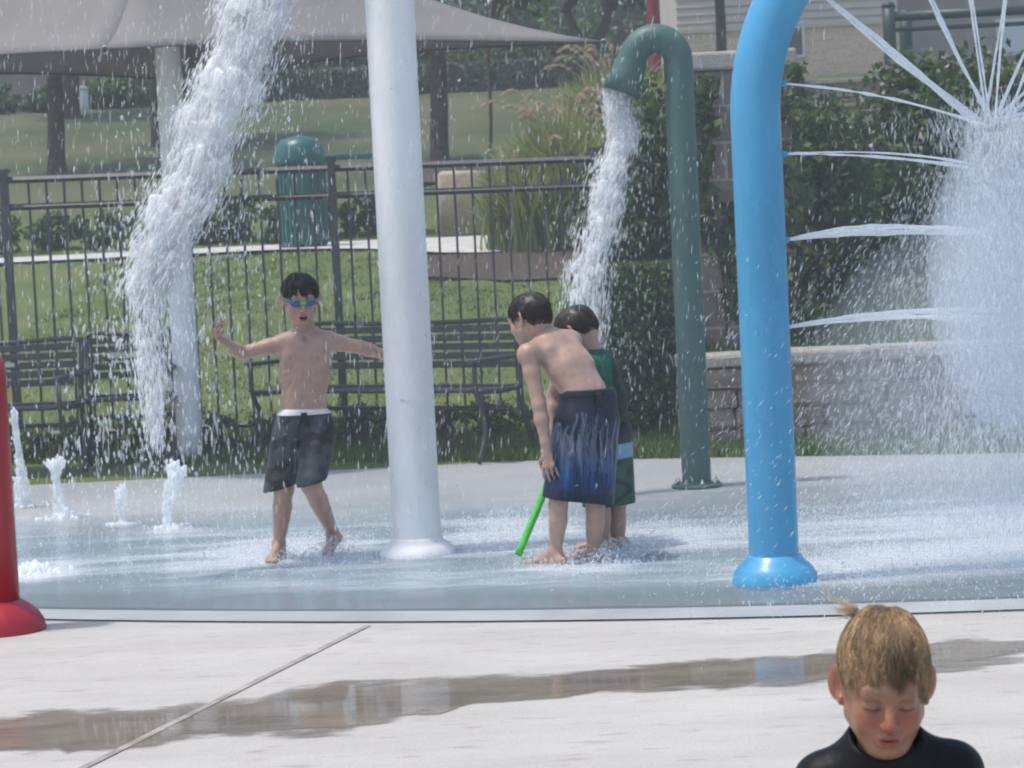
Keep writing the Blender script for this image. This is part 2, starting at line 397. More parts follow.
# thin sheet of moving water on the pad, foamy where it is hit
def watermat(name, foam0, foam1, alpha, bump=.5, bs=26, col=(.50, .60, .66), fade=None):
    m, nt, b = new_mat(name); L = nt.links.new
    tc = N(nt, 'ShaderNodeTexCoord')
    mp = N(nt, 'ShaderNodeMapping'); mp.inputs['Scale'].default_value = (.28, 1.25, 1); L(tc.outputs['Object'], mp.inputs[0])
    n1 = N(nt, 'ShaderNodeTexNoise'); n1.inputs['Scale'].default_value = bs; n1.inputs['Detail'].default_value = 5; L(mp.outputs[0], n1.inputs[0])
    n2 = N(nt, 'ShaderNodeTexNoise'); n2.inputs['Scale'].default_value = 2.2; n2.inputs['Detail'].default_value = 9; n2.inputs['Roughness'].default_value = .7; L(mp.outputs[0], n2.inputs[0])
    fr = N(nt, 'ShaderNodeMapRange'); fr.inputs['From Min'].default_value = foam0; fr.inputs['From Max'].default_value = foam1; 
    at = N(nt, 'ShaderNodeAttribute'); at.attribute_name = 'Col'; sp = N(nt, 'ShaderNodeSeparateColor'); L(at.outputs['Color'], sp.inputs[0])
    fa = N(nt, 'ShaderNodeMath'); fa.operation = 'MULTIPLY_ADD'; fa.inputs[1].default_value = .22; L(sp.outputs[1], fa.inputs[0]); fa.inputs[2].default_value = -.16
    fb = N(nt, 'ShaderNodeMath'); fb.operation = 'MULTIPLY_ADD'; fb.inputs[1].default_value = .30; L(sp.outputs[2], fb.inputs[0]); L(fa.outputs[0], fb.inputs[2])
    fs = N(nt, 'ShaderNodeMath'); fs.operation = 'ADD'; L(fb.outputs[0], fs.inputs[0]); L(n2.outputs['Fac'], fs.inputs[1]); L(fs.outputs[0], fr.inputs['Value'])
    cm = N(nt, 'ShaderNodeMix'); cm.data_type = 'RGBA'; cm.inputs[6].default_value = (*col, 1); cm.inputs[7].default_value = (.78, .83, .86, 1)
    L(fr.outputs[0], cm.inputs['Factor']); L(cm.outputs[2], b.inputs['Base Color'])
    al = N(nt, 'ShaderNodeMapRange'); al.inputs['To Min'].default_value = alpha; al.inputs['To Max'].default_value = .8; L(fr.outputs[0], al.inputs['Value'])
    aout = al.outputs[0]
    mu = N(nt, 'ShaderNodeMath'); mu.operation = 'MULTIPLY'
    sm = N(nt, 'ShaderNodeMath'); sm.operation = 'MULTIPLY_ADD'; L(n2.outputs['Fac'], sm.inputs[0]); sm.inputs[1].default_value = 2.0; L(sp.outputs[0], sm.inputs[2])
    sr = N(nt, 'ShaderNodeMapRange'); sr.inputs['From Min'].default_value = 1.25; sr.inputs['From Max'].default_value = 1.55; L(sm.outputs[0], sr.inputs['Value'])
    ca = N(nt, 'ShaderNodeMath'); ca.operation = 'MULTIPLY_ADD'; ca.inputs[1].default_value = .62; ca.inputs[2].default_value = .38; L(sp.outputs[1], ca.inputs[0]); cb2 = N(nt, 'ShaderNodeMath'); cb2.operation = 'MULTIPLY'; L(ca.outputs[0], cb2.inputs[0]); L(aout, cb2.inputs[1])
    L(sr.outputs[0], mu.inputs[0]); L(cb2.outputs[0], mu.inputs[1]); L(mu.outputs[0], b.inputs['Alpha'])
    b.inputs['Roughness'].default_value = .06; b.inputs['IOR'].default_value = 1.33
    bp = N(nt, 'ShaderNodeBump'); bp.inputs['Distance'].default_value = .012
    bs_ = N(nt, 'ShaderNodeMath'); bs_.operation = 'MULTIPLY_ADD'; bs_.inputs[1].default_value = bump; bs_.inputs[2].default_value = .03; L(sp.outputs[1], bs_.inputs[0]); L(bs_.outputs[0], bp.inputs['Strength'])
    L(n1.outputs['Fac'], bp.inputs['Height']); L(bp.outputs[0], b.inputs['Normal'])
    return m
gx = np.arange(-6, 6, .1); gy = np.linspace(0, 1, 70)
GX, GT = np.meshgrid(gx, gy); GY = (front(GX) + .30) * (1 - GT) + 14.6 * GT - GT * .1 * GX
n = len(gx); ii = (np.arange(69)[:, None] * n + np.arange(n - 1)[None]).ravel()
fade = 1 - sstep(.55, .98, GT); fade = np.minimum(fade, sstep(0, .02, GT) * .5 + .5)
agit = sstep(.30, 1.1, GY - front(GX)) * (1 - .85 * sstep(.55, .72, GT + .05 * np.sin(GX * 2.3))); agit = np.clip(agit - .5 * np.clip(np.sin(GY * 5.2 + .6 * np.sin(GX * 1.7)) - .55, 0, 1), 0, 1)
hot = np.zeros_like(GX)
SPOTS = [(255, 556, .26), (310, 552, .22), (332, 560, .12), (277, 560, .10), (520, 528, .25), (500, 540, .25), (556, 563, .14), (595, 566, .14), (620, 556, .14), (660, 540, .3), (850, 585, .35), (960, 560, .5), (1000, 535, .5), (62, 522, .2), (174, 530, .2), (36, 575, .18)]
for a_, b_, r_ in SPOTS:
    q = G(a_, b_); hot = np.maximum(hot, np.exp(-((GX - q[0]) / r_) ** 2 - ((GY - q[1]) / (r_ * 1.8)) ** 2))
GZ = .010 + .0018 * (np.sin(GX * 9 + np.sin(GY * 4) * 2) * np.sin(GY * 14 + GX))
struct('water', (np.stack([GX, GY, GZ], -1).reshape(-1, 3), np.stack([ii, ii + 1, ii + 1 + n, ii + n], 1)),
       watermat('shallow water', .50, .72, .46, bs=20, col=(.50, .66, .73)), True, col=np.stack([fade.ravel(), agit.ravel(), hot.ravel()], 1))

# puddles on the walkway: still water that thins out to damp concrete along a ragged edge
pudm, nt, b = new_mat('puddle water'); L = nt.links.new
tc = N(nt, 'ShaderNodeTexCoord'); n1 = N(nt, 'ShaderNodeTexNoise'); n1.inputs['Scale'].default_value = 3; n1.inputs['Detail'].default_value = 9; n1.inputs['Roughness'].default_value = .68; L(tc.outputs['Object'], n1.inputs[0])
mp = N(nt, 'ShaderNodeMapping'); mp.inputs['Scale'].default_value = (.55, 1.5, 1); L(tc.outputs['Object'], mp.inputs[0]); L(mp.outputs[0], n1.inputs[0])
r = N(nt, 'ShaderNodeValToRGB'); r.color_ramp.elements[0].color = (.155, .13, .10, 1); r.color_ramp.elements[1].color = (.27, .235, .19, 1); r.color_ramp.elements[0].position = .35; r.color_ramp.elements[1].position = .65; L(n1.outputs[0], r.inputs[0])
L(r.outputs[0], b.inputs['Base Color']); b.inputs['IOR'].default_value = 1.33
at = N(nt, 'ShaderNodeAttribute'); at.attribute_name = 'Col'; sp = N(nt, 'ShaderNodeSeparateColor'); L(at.outputs['Color'], sp.inputs[0])
ma = N(nt, 'ShaderNodeMath'); ma.operation = 'MULTIPLY_ADD'; ma.inputs[1].default_value = 2.6; L(n1.outputs[0], ma.inputs[0]); L(sp.outputs[0], ma.inputs[2])
al = N(nt, 'ShaderNodeMapRange'); al.inputs['From Min'].default_value = 1.55; al.inputs['From Max'].default_value = 1.95; L(ma.outputs[0], al.inputs['Value']); L(al.outputs[0], b.inputs['Alpha'])
ro = N(nt, 'ShaderNodeMapRange'); ro.inputs['From Min'].default_value = 1.6; ro.inputs['From Max'].default_value = 2.0; ro.inputs['To Min'].default_value = .5; ro.inputs['To Max'].default_value = .05; L(ma.outputs[0], ro.inputs['Value']); L(ro.outputs[0], b.inputs['Roughness'])
bp = N(nt, 'ShaderNodeBump'); bp.inputs['Strength'].default_value = .03; L(n1.outputs[0], bp.inputs['Height']); L(bp.outputs[0], b.inputs['Normal'])
def puddle(name, up, lo, k=18, amp=1.0):
    """outline from upper and lower edge pixels"""
    def edge(p, sd):
        q = bez([G(a, c, .0100) for a, c in p], 120)
        q[:, 1] += amp * np.interp(np.arange(120), np.arange(0, 120, 3), np.random.default_rng(sd).normal(size=40) * .03); return q
    a, c = edge(up, len(up)), edge(lo, len(lo) + 9); t = np.linspace(0, 1, k)[:, None, None]
    Pq = c[None] * (1 - t) + a[None] * t; e_ = np.minimum(t, 1 - t)[:, :, 0] * 2 * np.ones((1, 120)); e_ = e_ * np.clip(np.minimum(np.arange(120), np.arange(120)[::-1]) / 12, 0, 1)[None]
    i = (np.arange(k - 1)[:, None] * 120 + np.arange(119)[None]).ravel()
    struct(name, (Pq.reshape(-1, 3), np.stack([i, i + 1, i + 121, i + 120], 1)), pudm, True, col=np.repeat(np.clip(e_ * 1.6, 0, 1).reshape(-1, 1), 3, 1))
puddle('puddle', [(-60, 718), (40, 708), (150, 704), (230, 698), (330, 680), (420, 674), (560, 669), (700, 656), (800, 650), (900, 643), (960, 634), (1080, 625)],
       [(-60, 766), (40, 762), (90, 759), (160, 750), (240, 748), (300, 742), (400, 722), (480, 708), (600, 699), (740, 691), (850, 687), (930, 676), (1080, 674)])
jm = mat('joint filler', (.21, .185, .16), .85, .0, 9, .3, col2=(.42, .39, .355))
ja, jb = G(112, 757, .0), G(368, 628, .0)
dj = nrm(jb - ja); sj = A([-dj[1], dj[0], 0]); ja = ja - dj * 3
q = [ja + sj * .014, ja - sj * .014, jb - sj * .014, jb + sj * .014]
for p_ in q: p_[2] = .0112
struct('expansion_joint', (A(q), [[3, 2, 1, 0]]), jm)
# concrete path on the rise and the mulch below it
pathm = mat('path concrete', (.48, .46, .43), .8, .15, 5, .2, 80)
def drape(name, outl, m, lift, nsub=40, kind='structure'):
    (x0, y0a, y0b), (x1, y1a, y1b) = outl[0], outl[-1]
    t = np.linspace(x0, x1, nsub); ya = np.interp(t, [o[0] for o in outl], [o[1] for o in outl]); yb = np.interp(t, [o[0] for o in outl], [o[2] for o in outl])
    k = 14; s = np.linspace(0, 1, k); XX = np.repeat(t[None], k, 0); YY = ya[None] * (1 - s[:, None]) + yb[None] * s[:, None]
    ZZ = hz(XX, YY) + lift
    i = (np.arange(k - 1)[:, None] * nsub + np.arange(nsub - 1)[None]).ravel()
    return struct(name, (np.stack([XX, YY, ZZ], -1).reshape(-1, 3), np.stack([i, i + 1, i + 1 + nsub, i + nsub], 1)), m, True, kind=kind)
drape('path', [(-12, 31.2, 33), (-2.5, 31.0, 33), (-1.6, 30.6, 33), (-.6, 29.6, 32.6), (.3, 29.4, 32.4), (.95, 30.4, 32.2)], pathm, .035)
mulchm = mat('bark mulch', (.040, .031, .025), .95, .0, 26, .9, 50, .1, col2=(.125, .10, .08))
drape('mulch', [(-1.35, 28.6, 29.5), (-.9, 27.4, 29.5), (0, 26.6, 29.35), (.95, 26.6, 30.2)], mulchm, .03, kind='stuff')
drape('mulch', [(-2.1, 42.6, 43.0), (-1.5, 40.5, 44.6), (-.4, 40.5, 44.6), (.3, 42, 43)], mulchm, .05, kind='stuff')

# grass blades
def blades(n, x0, x1, fy0, fy1, h, name):
    x = rng.uniform(x0, x1, n); t = rng.random(n); y = fy0(x) * (1 - t) + fy1(x) * t; z = hz(x, y) - .01
    hh = h * rng.uniform(.5, 1.3, n); wd = .004 + .003 * rng.random(n)
    ph = rng.uniform(0, 2 * pi, n); ln = rng.normal(size=(n, 2)) * .35 * hh[:, None]
    b_ = np.stack([x, y, z], 1); u = np.stack([np.cos(ph), np.sin(ph), 0 * ph], 1) * wd[:, None]
    v = np.stack([b_ - u, b_ + u, b_ + np.stack([ln[:, 0], ln[:, 1], hh], 1)], 1).reshape(-1, 3)
    c = A([(.85, 1.0, .7), (1.1, 1.05, .8), (.7, .95, .6), (1.4, 1.25, .9)])[rng.integers(0, 4, n)] * rng.uniform(.7, 1.2, (n, 1))
    o = obj(name, (v, np.arange(3 * n).reshape(n, 3)), bladem, None, False, np.repeat(c, 3, 0)); tag(o, kind='stuff')
bladem = mat('grass blade', (.105, .148, .044), .7, .1, 2, spec=.3, attr=True)
blades(60000, -5, 5, lambda x: backline(x) - .02, lambda x: backline(x) + 1.5 + 0 * x, .075, 'grass')
blades(60000, -4.6, 1.0, lambda x: 17.2 + 0 * x, lambda x: 31 + 0 * x, .032, 'grass')
blades(40000, 1.3, 5.5, lambda x: 16.6 + 0 * x, lambda x: 25 + 0 * x, .13, 'grass')
# ------------------------------------------------------------------ play fixtures
def paint(name, col, r=.3, wear=(.55, .55, .5)):
    m, nt, b = new_mat(name); L = nt.links.new
    tc = N(nt, 'ShaderNodeTexCoord')
    n1 = N(nt, 'ShaderNodeTexNoise'); n1.inputs['Scale'].default_value = 3; n1.inputs['Detail'].default_value = 8; n1.inputs['Roughness'].default_value = .7
    mp = N(nt, 'ShaderNodeMapping'); mp.inputs['Scale'].default_value = (1, 1, .35); L(tc.outputs['Object'], mp.inputs[0]); L(mp.outputs[0], n1.inputs[0])
    r1 = N(nt, 'ShaderNodeValToRGB'); c = A(col); r1.color_ramp.elements[0].color = (*(c * .85), 1); r1.color_ramp.elements[1].color = (*np.minimum(c * 1.1 + .01, 1), 1)
    r1.color_ramp.elements[0].position = .3; r1.color_ramp.elements[1].position = .7; L(n1.outputs[0], r1.inputs[0])
    n2 = N(nt, 'ShaderNodeTexNoise'); n2.inputs['Scale'].default_value = 22; n2.inputs['Detail'].default_value = 4; L(tc.outputs['Object'], n2.inputs[0])
    r2 = N(nt, 'ShaderNodeMapRange'); r2.inputs['From Min'].default_value = .70; r2.inputs['From Max'].default_value = .76; L(n2.outputs[0], r2.inputs['Value'])
    mx = N(nt, 'ShaderNodeMix'); mx.data_type = 'RGBA'; mx.inputs[7].default_value = (*(c * .45 + A(wear) * .3), 1); L(r2.outputs[0], mx.inputs['Factor']); L(r1.outputs[0], mx.inputs[6]); L(mx.outputs[2], b.inputs['Base Color'])
    rr = N(nt, 'ShaderNodeMapRange'); rr.inputs['To Min'].default_value = r * .6; rr.inputs['To Max'].default_value = r * 1.5; L(n1.outputs[0], rr.inputs['Value']); L(rr.outputs[0], b.inputs['Roughness'])
    bp = N(nt, 'ShaderNodeBump'); bp.inputs['Strength'].default_value = .06; bp.inputs['Distance'].default_value = .01; L(n2.outputs[0], bp.inputs['Height']); L(bp.outputs[0], b.inputs['Normal'])
    return m
whitep = paint('white paint', (.80, .79, .775), .62, (.4, .33, .25)); bluep = paint('sky blue paint', (.072, .325, .55), .28); greenp = paint('dark teal green paint', (.058, .122, .108), .5, (.5, .5, .45)); redp = paint('red paint', (.33, .008, .020), .3)
steel = mat('galvanised steel', (.30, .31, .30), .45, .3, 20, metal=.7)
def up(c, z0, z1, n=14): return np.stack([np.full(n, c[0]), np.full(n, c[1]), np.linspace(z0, z1, n)], 1)
def dome(c, r, h, r0): return lathe([(r * 1.0, 0), (r * 1.0, h * .12), (r * .97, h * .35), (r * .86, h * .62), (r * .68, h * .85), (r0 + .008, h * 1.0), (r0 + .001, h * 1.03), (r0 - .02, h * 1.03)], c)

# white pouring pole, arching over to the left high above
dW = 11.5; wb = G(418, 556)
e = empty('spray_pole', wb, 'tall white pole with rounded white foot, pouring water from its high bent arm', 'pole')
rW = .108
armc = A([wb[0] - .36, wb[1] - .02, 2.95])
path = np.vstack([up(wb, .02, 2.9, 20), arc(armc, .36, 0, pi * .86, (1, 0, 0), (0, 0, 1), 26)])
obj('pole', tube(path, rW, 40, False), whitep, e)
obj('base_dome', dome(wb, .172, .085, rW), whitep, e)
wout = path[-1]; wdir = nrm(path[-1] - path[-2])
obj('outlet', tube([wout - wdir * .05, wout + wdir * .06], [rW + .014, rW + .014], 40, False), whitep, e)

# green bent pipe
gb = G(697, 487)
e = empty('spray_pole', gb, 'dark green bent pipe pouring a stream of water, bolted by a flange to the pad', 'pole')
rG = .078; gtop = P(678, 60, gb[1])
R_ = .118
gc = A([gb[0] - R_, gb[1], 2.275])
path = np.vstack([up(gb, .0, gc[2] - .02, 18), arc(gc, R_, 0, pi * .90, (1, 0, 0), (0, 0, 1), 22)])
gd = nrm(path[-1] - path[-2]); path = np.vstack([path, path[-1] + gd * .09, path[-1] + gd * .19])
obj('pole', tube(path, rG, 36, False), greenp, e)
gout = path[-1]
a_ = gd; obj('outlet', tube([gout - gd * .16, gout - gd * .08, gout + gd * .02, gout + gd * .02, gout - gd * .05], [rG + .004, rG + .012, rG + .028, rG + .012, rG - .004], 36, False), greenp, e)
obj('flange', lathe([(.135, 0), (.135, .016), (.125, .02), (.085, .02), (.08, .03), (.06, .03)], gb), greenp, e)
for k in range(8):
    a = k * pi / 4 + .2; c = gb + A([math.cos(a) * .112, math.sin(a) * .112, .018])
    obj('bolt', lathe([(.014, 0), (.014, .014), (.007, .015), (.007, .03), (.004, .032)], c, 8), steel, e)

# blue arch with inward jets
bb = G(772, 584); dBl = bb[1]; rB = .098; RA = .915
ac = P(992, 105, dBl); bx = P(755, 105, dBl)[0]
e = empty('spray_arch', bb, 'bright blue pipe arch with rounded foot, spraying thin jets inward', 'arch')
acx = bx + RA; zc = ac[2]
path = np.vstack([up(A([bx, dBl]), .02, zc - .02, 20), arc((acx, dBl, zc), RA, pi, 0, (1, 0, 0), (0, 0, 1), 60), up(A([acx + RA, dBl]), zc - .02, .02, 20)])
obj('arch_pipe', tube(path, rB, 40, False), bluep, e)
obj('base_dome', dome((bx, dBl, 0), .170, .115, rB), bluep, e)
obj('base_dome', dome((acx + RA, dBl, 0), .170, .115, rB), bluep, e)
nozz = []
for py in (240, 328): nozz.append((P(785, py, dBl), A([1, 0, .13])))
for t in (pi * 1.065, pi * .952, pi * .80, pi * .635, pi * .54, pi * .44, pi * .33, pi * .2, pi * .05):
    c = A([acx + (RA - rB) * math.cos(t), dBl, zc + (RA - rB) * math.sin(t)])
    if t > pi: c = P(783, 154, dBl)
    nozz.append((c, None))
for c, d in nozz:
    dd = nrm(A([acx, dBl, zc - .05]) - c) if d is None else nrm(d)
    obj('nozzle', tube([c - dd * .015, c + dd * .004, c + dd * .018], [.014, .013, .008], 10), bluep, e)

# red bollard at the left edge
rb = G(-2, 633)
e = empty('spray_post', rb, 'red rounded post with flared foot at the edge of the splash pad', 'post')
ht = .275 * 0 + (633 - 344) / 263.
obj('post', lathe([(.09, .08), (.09, ht - .1), (.086, ht - .065), (.074, ht - .035), (.052, ht - .012), (.025, ht - .002), (.004, ht)], rb), redp, e)
obj('base_dome', dome(rb, .185, .125, .09), redp, e)

# ------------------------------------------------------------------ umbrella shade
fabt = mat('shade fabric', (.31, .295, .277), .9, .06, 3, .15, 300, .1); colm = paint('grey white column', (.84, .84, .83), .6, (.4, .35, .3))
cb = P(191, 461, 16.72); cb[2] = 0.01; cxy = cb[:2]
e = empty('shade_canopy', cb, 'greyish mauve fabric shade canopy on a single white column', 'canopy')
pk = A([cxy[0], cxy[1], 3.95])
cor = [P(105, 48, 15.2), P(604, 41, 16.3), P(200, 80, 17.4), A([-4.75, 16.2, 2.55])]
N1, N2 = 14, 12; V, f = [], []
for s in range(4):
    a, c = cor[s], cor[(s + 1) % 4]; o = len(V)
    for i in range(N1 + 1):
        t = i / N1; ed = a * (1 - t) + c * t; mid = (cxy[0], cxy[1])
        k = 4 * t * (1 - t); ed = ed + (A([mid[0], mid[1], ed[2]]) - ed) * .15 * k; ed[2] += .05 * k
        for j in range(N2 + 1):
            u = j / N2; p = ed * (1 - u) + pk * u; p[2] -= .9 * u * (1 - u) * (1 - .25 * k); V.append(p)
    for i in range(N1):
        for j in range(N2): q = o + i * (N2 + 1) + j; f.append([q, q + N2 + 1, q + N2 + 2, q + 1])
fab = obj('fabric', (A(V), f), fabt, e)
sol = fab.modifiers.new('thick', 'SOLIDIFY'); sol.thickness = .006
_n = fabt.node_tree; _b = _n.nodes['Principled BSDF']; _t = _n.nodes.new('ShaderNodeBsdfTranslucent'); _m = _n.nodes.new('ShaderNodeMixShader'); _m.inputs[0].default_value = .3
_n.links.new(_b.inputs['Base Color'].links[0].from_socket, _t.inputs['Color']); _n.links.new(_b.outputs[0], _m.inputs[1]); _n.links.new(_t.outputs[0], _m.inputs[2]); _n.links.new(_m.outputs[0], _n.nodes['Material Output'].inputs[0])
hem = mat('hem webbing', (.10, .09, .085), .8, .1, 30)
hp = []
for s in range(4):
    o = s * (N1 + 1) * (N2 + 1); hp += [V[o + i * (N2 + 1)] + A([0, 0, -.008]) for i in range(N1 + 1)]
obj('hem', tube(hp + [hp[0]], .007, 8, False), hem, e)
obj('column', tube(up(cxy, -.02, 3.93), .083, 28), colm, e)
for c in cor:
    obj('corner_ring', tube(arc(c + A([0, 0, -.012]), .022, 0, 2 * pi, (1, 0, 0), (0, 0, 1), 14), .006, 6, False), steel, e)

# ------------------------------------------------------------------ fence
iron = mat('black iron', (.055, .057, .058), .5, .25, 25, .1, 60)
YF = 17.35
def fence(label, x0, x1, y, z0f, ztop, posts, step, group=None, rw=.02, name='iron_fence'):
    e = empty(name, (x0, y, float(z0f(x0))), label, 'fence', group)
    for px in posts:
        z0 = float(z0f(px)); obj('post', join([box((px - .026, y - .026, z0 - .1), (px + .026, y + .026, ztop(px) + .05)), box((px - .04, y - .04, ztop(px) + .05), (px + .04, y + .04, ztop(px) + .075))]), iron, e, False)
    for dz in (0, -.18, None):
        za, zb = (ztop(x0) + dz, ztop(x1) + dz) if dz is not None else (float(z0f(x0)) + .14, float(z0f(x1)) + .14)
        obj('rail', tube([(x0, y, za), (x1, y, zb)], rw * 1.1, 4), iron, e, False)
    n_ = int((x1 - x0) / step)
    for i in range(1, n_):
        x = x0 + (x1 - x0) * i / n_
        if min(abs(x - p) for p in posts) < .045: continue
        obj('picket', box((x - .0078, y - .0078, float(z0f(x)) + .05), (x + .0078, y + .0078, ztop(x) - .004)), iron, e, False)
fx = lambda px: P(px, 200, YF)[0]
ztp = lambda x: 1.893 - .012 * (x + 3.4)
fence('black iron picket fence running behind the dark benches', fx(-95), fx(597), YF, lambda x: hz(x, YF), ztp, [fx(-90), fx(5), fx(333), fx(597)], .1172)
fence('black iron picket fence on the grassy bank behind the spray arch', 1.9, 4.6, 20.2, lambda x: hz(x, 20.2), lambda x: 1.62, [1.95, 3.35, 4.55], .13, name='iron_fence')
fence('low black fence far up the lawn below the house', 4.0, 7.0, 40, lambda x: hz(x, 40), lambda x: float(hz(5, 40)) + .75, [4.0, 5.5, 7.0], .3, rw=.03)

# ------------------------------------------------------------------ benches
bm_ = mat('dark bench metal', (.044, .044, .046), .45, .3, 30, .1, 90)
plm = mat('brushed plaque', (.45, .45, .43), .35, .1, 40, metal=.6)
def bench(name, W_, loc, rz, label, plaque=True):
    e = empty(name, loc, label, 'bench', 'dark slatted metal benches along the fence', rz)
    w = W_ / 2
    bk = []
    for k in range(5):
        z = .545 + k * .056; y = .20 + (z - .45) * .22
        bk.append(bbox_((-w + .03, y, z), (w - .03, y + .016, z + .042), .004))
    obj('backrest', join(bk), bm_, e, False, local=True)
    tp = [(-w, .28, .825), (-w * .8, .285, .842), (-w * .4, .285, .832), (0, .285, .828), (w * .4, .285, .832), (w * .8, .285, .842), (w, .28, .825)]
    obj('top_rail', tube(bez(tp, 30), .016, 10), bm_, e, local=True)
    st = []
    for k in range(5):
        y = -.26 + k * .092; z = .43 - .02 * math.sin(k / 4 * pi)
        st.append(bbox_((-w + .02, y, z), (w - .02, y + .075, z + .018), .005))
    obj('seat', join(st), bm_, e, False, local=True)
    obj('stretcher', tube([(-w, .1, .30), (w, .1, .30)], .014, 8), bm_, e, local=True)
    for s in (-1, 1):
        x = s * w
        fr = obj('end_frame', join([tube(bez([(x, .36, .0), (x, .26, .2), (x, .20, .42), (x, .25, .66), (x, .29, .835)], 20), .018, 8),
                                    tube(bez([(x, -.30, .0), (x, -.22, .16), (x, -.24, .32), (x, -.30, .44), (x, -.30, .60)], 20), .016, 8),
                                    tube(bez([(x, -.26, .43), (x, 0, .42), (x, .2, .43)], 8), .018, 8)]), bm_, e, local=True)
        obj('armrest', bbox_((x - .03, -.34, .605), (x + .03, .24, .632), .010), bm_, fr, False, local=True)
    if plaque: obj('plaque', bbox_((-.14, .243, .672), (.14, .250, .700), .003), plm, e, False, local=True)
    return e
def gz(px, py): g = G(px, py); return (g[0], g[1], float(max(hz(g[0], g[1]), 0)) + .004)
g = G(20, 472); bench('park_bench', 1.15, (P(-12, 470, 16.4)[0], 16.4, 0.01), R(-6), 'dark slatted metal bench cut off by the left edge behind the red post')
bench('park_bench', .56, (P(134, 470, 16.7)[0], 16.7, 0.02), R(4), 'short single seat dark metal bench beside the white canopy column')
bench('park_bench', 1.72, (P(392, 460, 16.35)[0], 16.4, 0.01), R(-33), 'long dark metal bench turned at an angle behind the white pole')

# ------------------------------------------------------------------ stone pillar, wall
def blockmat(name, c1, c2, mortar, bw, bh, scale=1.0, ms=.012, bump=.6, rot=None, rough=.9):
    m, nt, b = new_mat(name); L = nt.links.new
    tc = N(nt, 'ShaderNodeTexCoord'); sp = N(nt, 'ShaderNodeSeparateXYZ'); cm = N(nt, 'ShaderNodeCombineXYZ'); L(tc.outputs['Object'], sp.inputs[0])
    ad = N(nt, 'ShaderNodeMath'); ad.operation = 'ADD'; L(sp.outputs[0], ad.inputs[0]); L(sp.outputs[1], ad.inputs[1])
    L(ad.outputs[0], cm.inputs[0]); L(sp.outputs[2], cm.inputs[1])
    n1 = N(nt, 'ShaderNodeTexNoise'); n1.inputs['Scale'].default_value = 14; n1.inputs['Detail'].default_value = 8; L(tc.outputs['Object'], n1.inputs[0])
    ws = N(nt, 'ShaderNodeMix'); ws.data_type = 'VECTOR'; ws.inputs['Factor'].default_value = .012; L(cm.outputs[0], ws.inputs[4]); L(n1.outputs['Color'], ws.inputs[5])
    br = N(nt, 'ShaderNodeTexBrick'); L(ws.outputs[1], br.inputs['Vector'])
    br.inputs['Color1'].default_value = (*c1, 1); br.inputs['Color2'].default_value = (*c2, 1); br.inputs['Mortar'].default_value = (*mortar, 1)
    br.inputs['Scale'].default_value = scale; br.inputs['Brick Width'].default_value = bw; br.inputs['Row Height'].default_value = bh; br.inputs['Mortar Size'].default_value = ms; br.inputs['Mortar Smooth'].default_value = .2
    mx = N(nt, 'ShaderNodeMix'); mx.data_type = 'RGBA'; mx.blend_type = 'OVERLAY'; mx.inputs['Factor'].default_value = .5; L(br.outputs[0], mx.inputs[6]); L(n1.outputs['Fac'], mx.inputs[7]); L(mx.outputs[2], b.inputs['Base Color'])
    b.inputs['Roughness'].default_value = rough; b.inputs['Specular IOR Level'].default_value = .2
    hm = N(nt, 'ShaderNodeMath'); hm.operation = 'MULTIPLY_ADD'; hm.inputs[1].default_value = -1.5; L(br.outputs['Fac'], hm.inputs[0]); L(n1.outputs['Fac'], hm.inputs[2])
    bp = N(nt, 'ShaderNodeBump'); bp.inputs['Strength'].default_value = bump; bp.inputs['Distance'].default_value = .02; L(hm.outputs[0], bp.inputs['Height']); L(bp.outputs[0], b.inputs['Normal'])
    return m
pillm = blockmat('brown block', (.22, .18, .155), (.28, .23, .20), (.42, .38, .35), .40, .235, ms=.010)
capm = mat('cast cap', (.36, .33, .30), .85, .15, 8, .3, 60)
px0 = P(697, 200, 16.9)[0]
e = empty('stone_pillar', (px0 + .3, 17.1, .0), 'brown block pillar overgrown with creeper between green pipe and blue arch', 'pillar')
obj('shaft', bbox_((px0, 16.8, -.05), (px0 + .62, 17.42, 2.36), .012), pillm, e, False)
obj('cap', bbox_((px0 - .05, 16.75, 2.36), (px0 + .67, 17.47, 2.48), .02), capm, e, False)
# low retaining wall of rough stones, built as staggered blocks
def rockbox(lo, hi, rg, amp=.012):
    v, f = bbox_(lo, hi, .018); return v + rg.normal(size=v.shape) * amp * .5, f
wallm = mat('rough tan stone', (.20, .155, .118), .95, .0, 7, .9, 30, .15, col2=(.37, .30, .235))
e = empty('retaining_wall', (2.5, 16.2, 0), 'low tan rough stone retaining wall behind the spray arch', 'wall')
bl = []; rg = np.random.default_rng(3); wx0 = P(683, 400, 16.1)[0]
for r_ in range(4):
    x = wx0 - rg.uniform(0, .02); z0 = r_ * .128 - .02
    while x < 5.6:
        w_ = rg.uniform(.28, .62); dy = rg.uniform(-.02, .02)
        bl.append(rockbox((x, 16.08 + dy, z0), (x + w_ - .008, 16.42, z0 + .122), rg)); x += w_
obj('stone_courses', join(bl), wallm, e, False)
obj('cap', join([rockbox((wx0 + k * .62 - .02, 16.04, .492), (wx0 + k * .62 + .592, 16.45, .575), rg, .006) for k in range(7)]), mat('cap stone', (.33, .30, .26), .9, .2, 8, .5, 50), e, False)
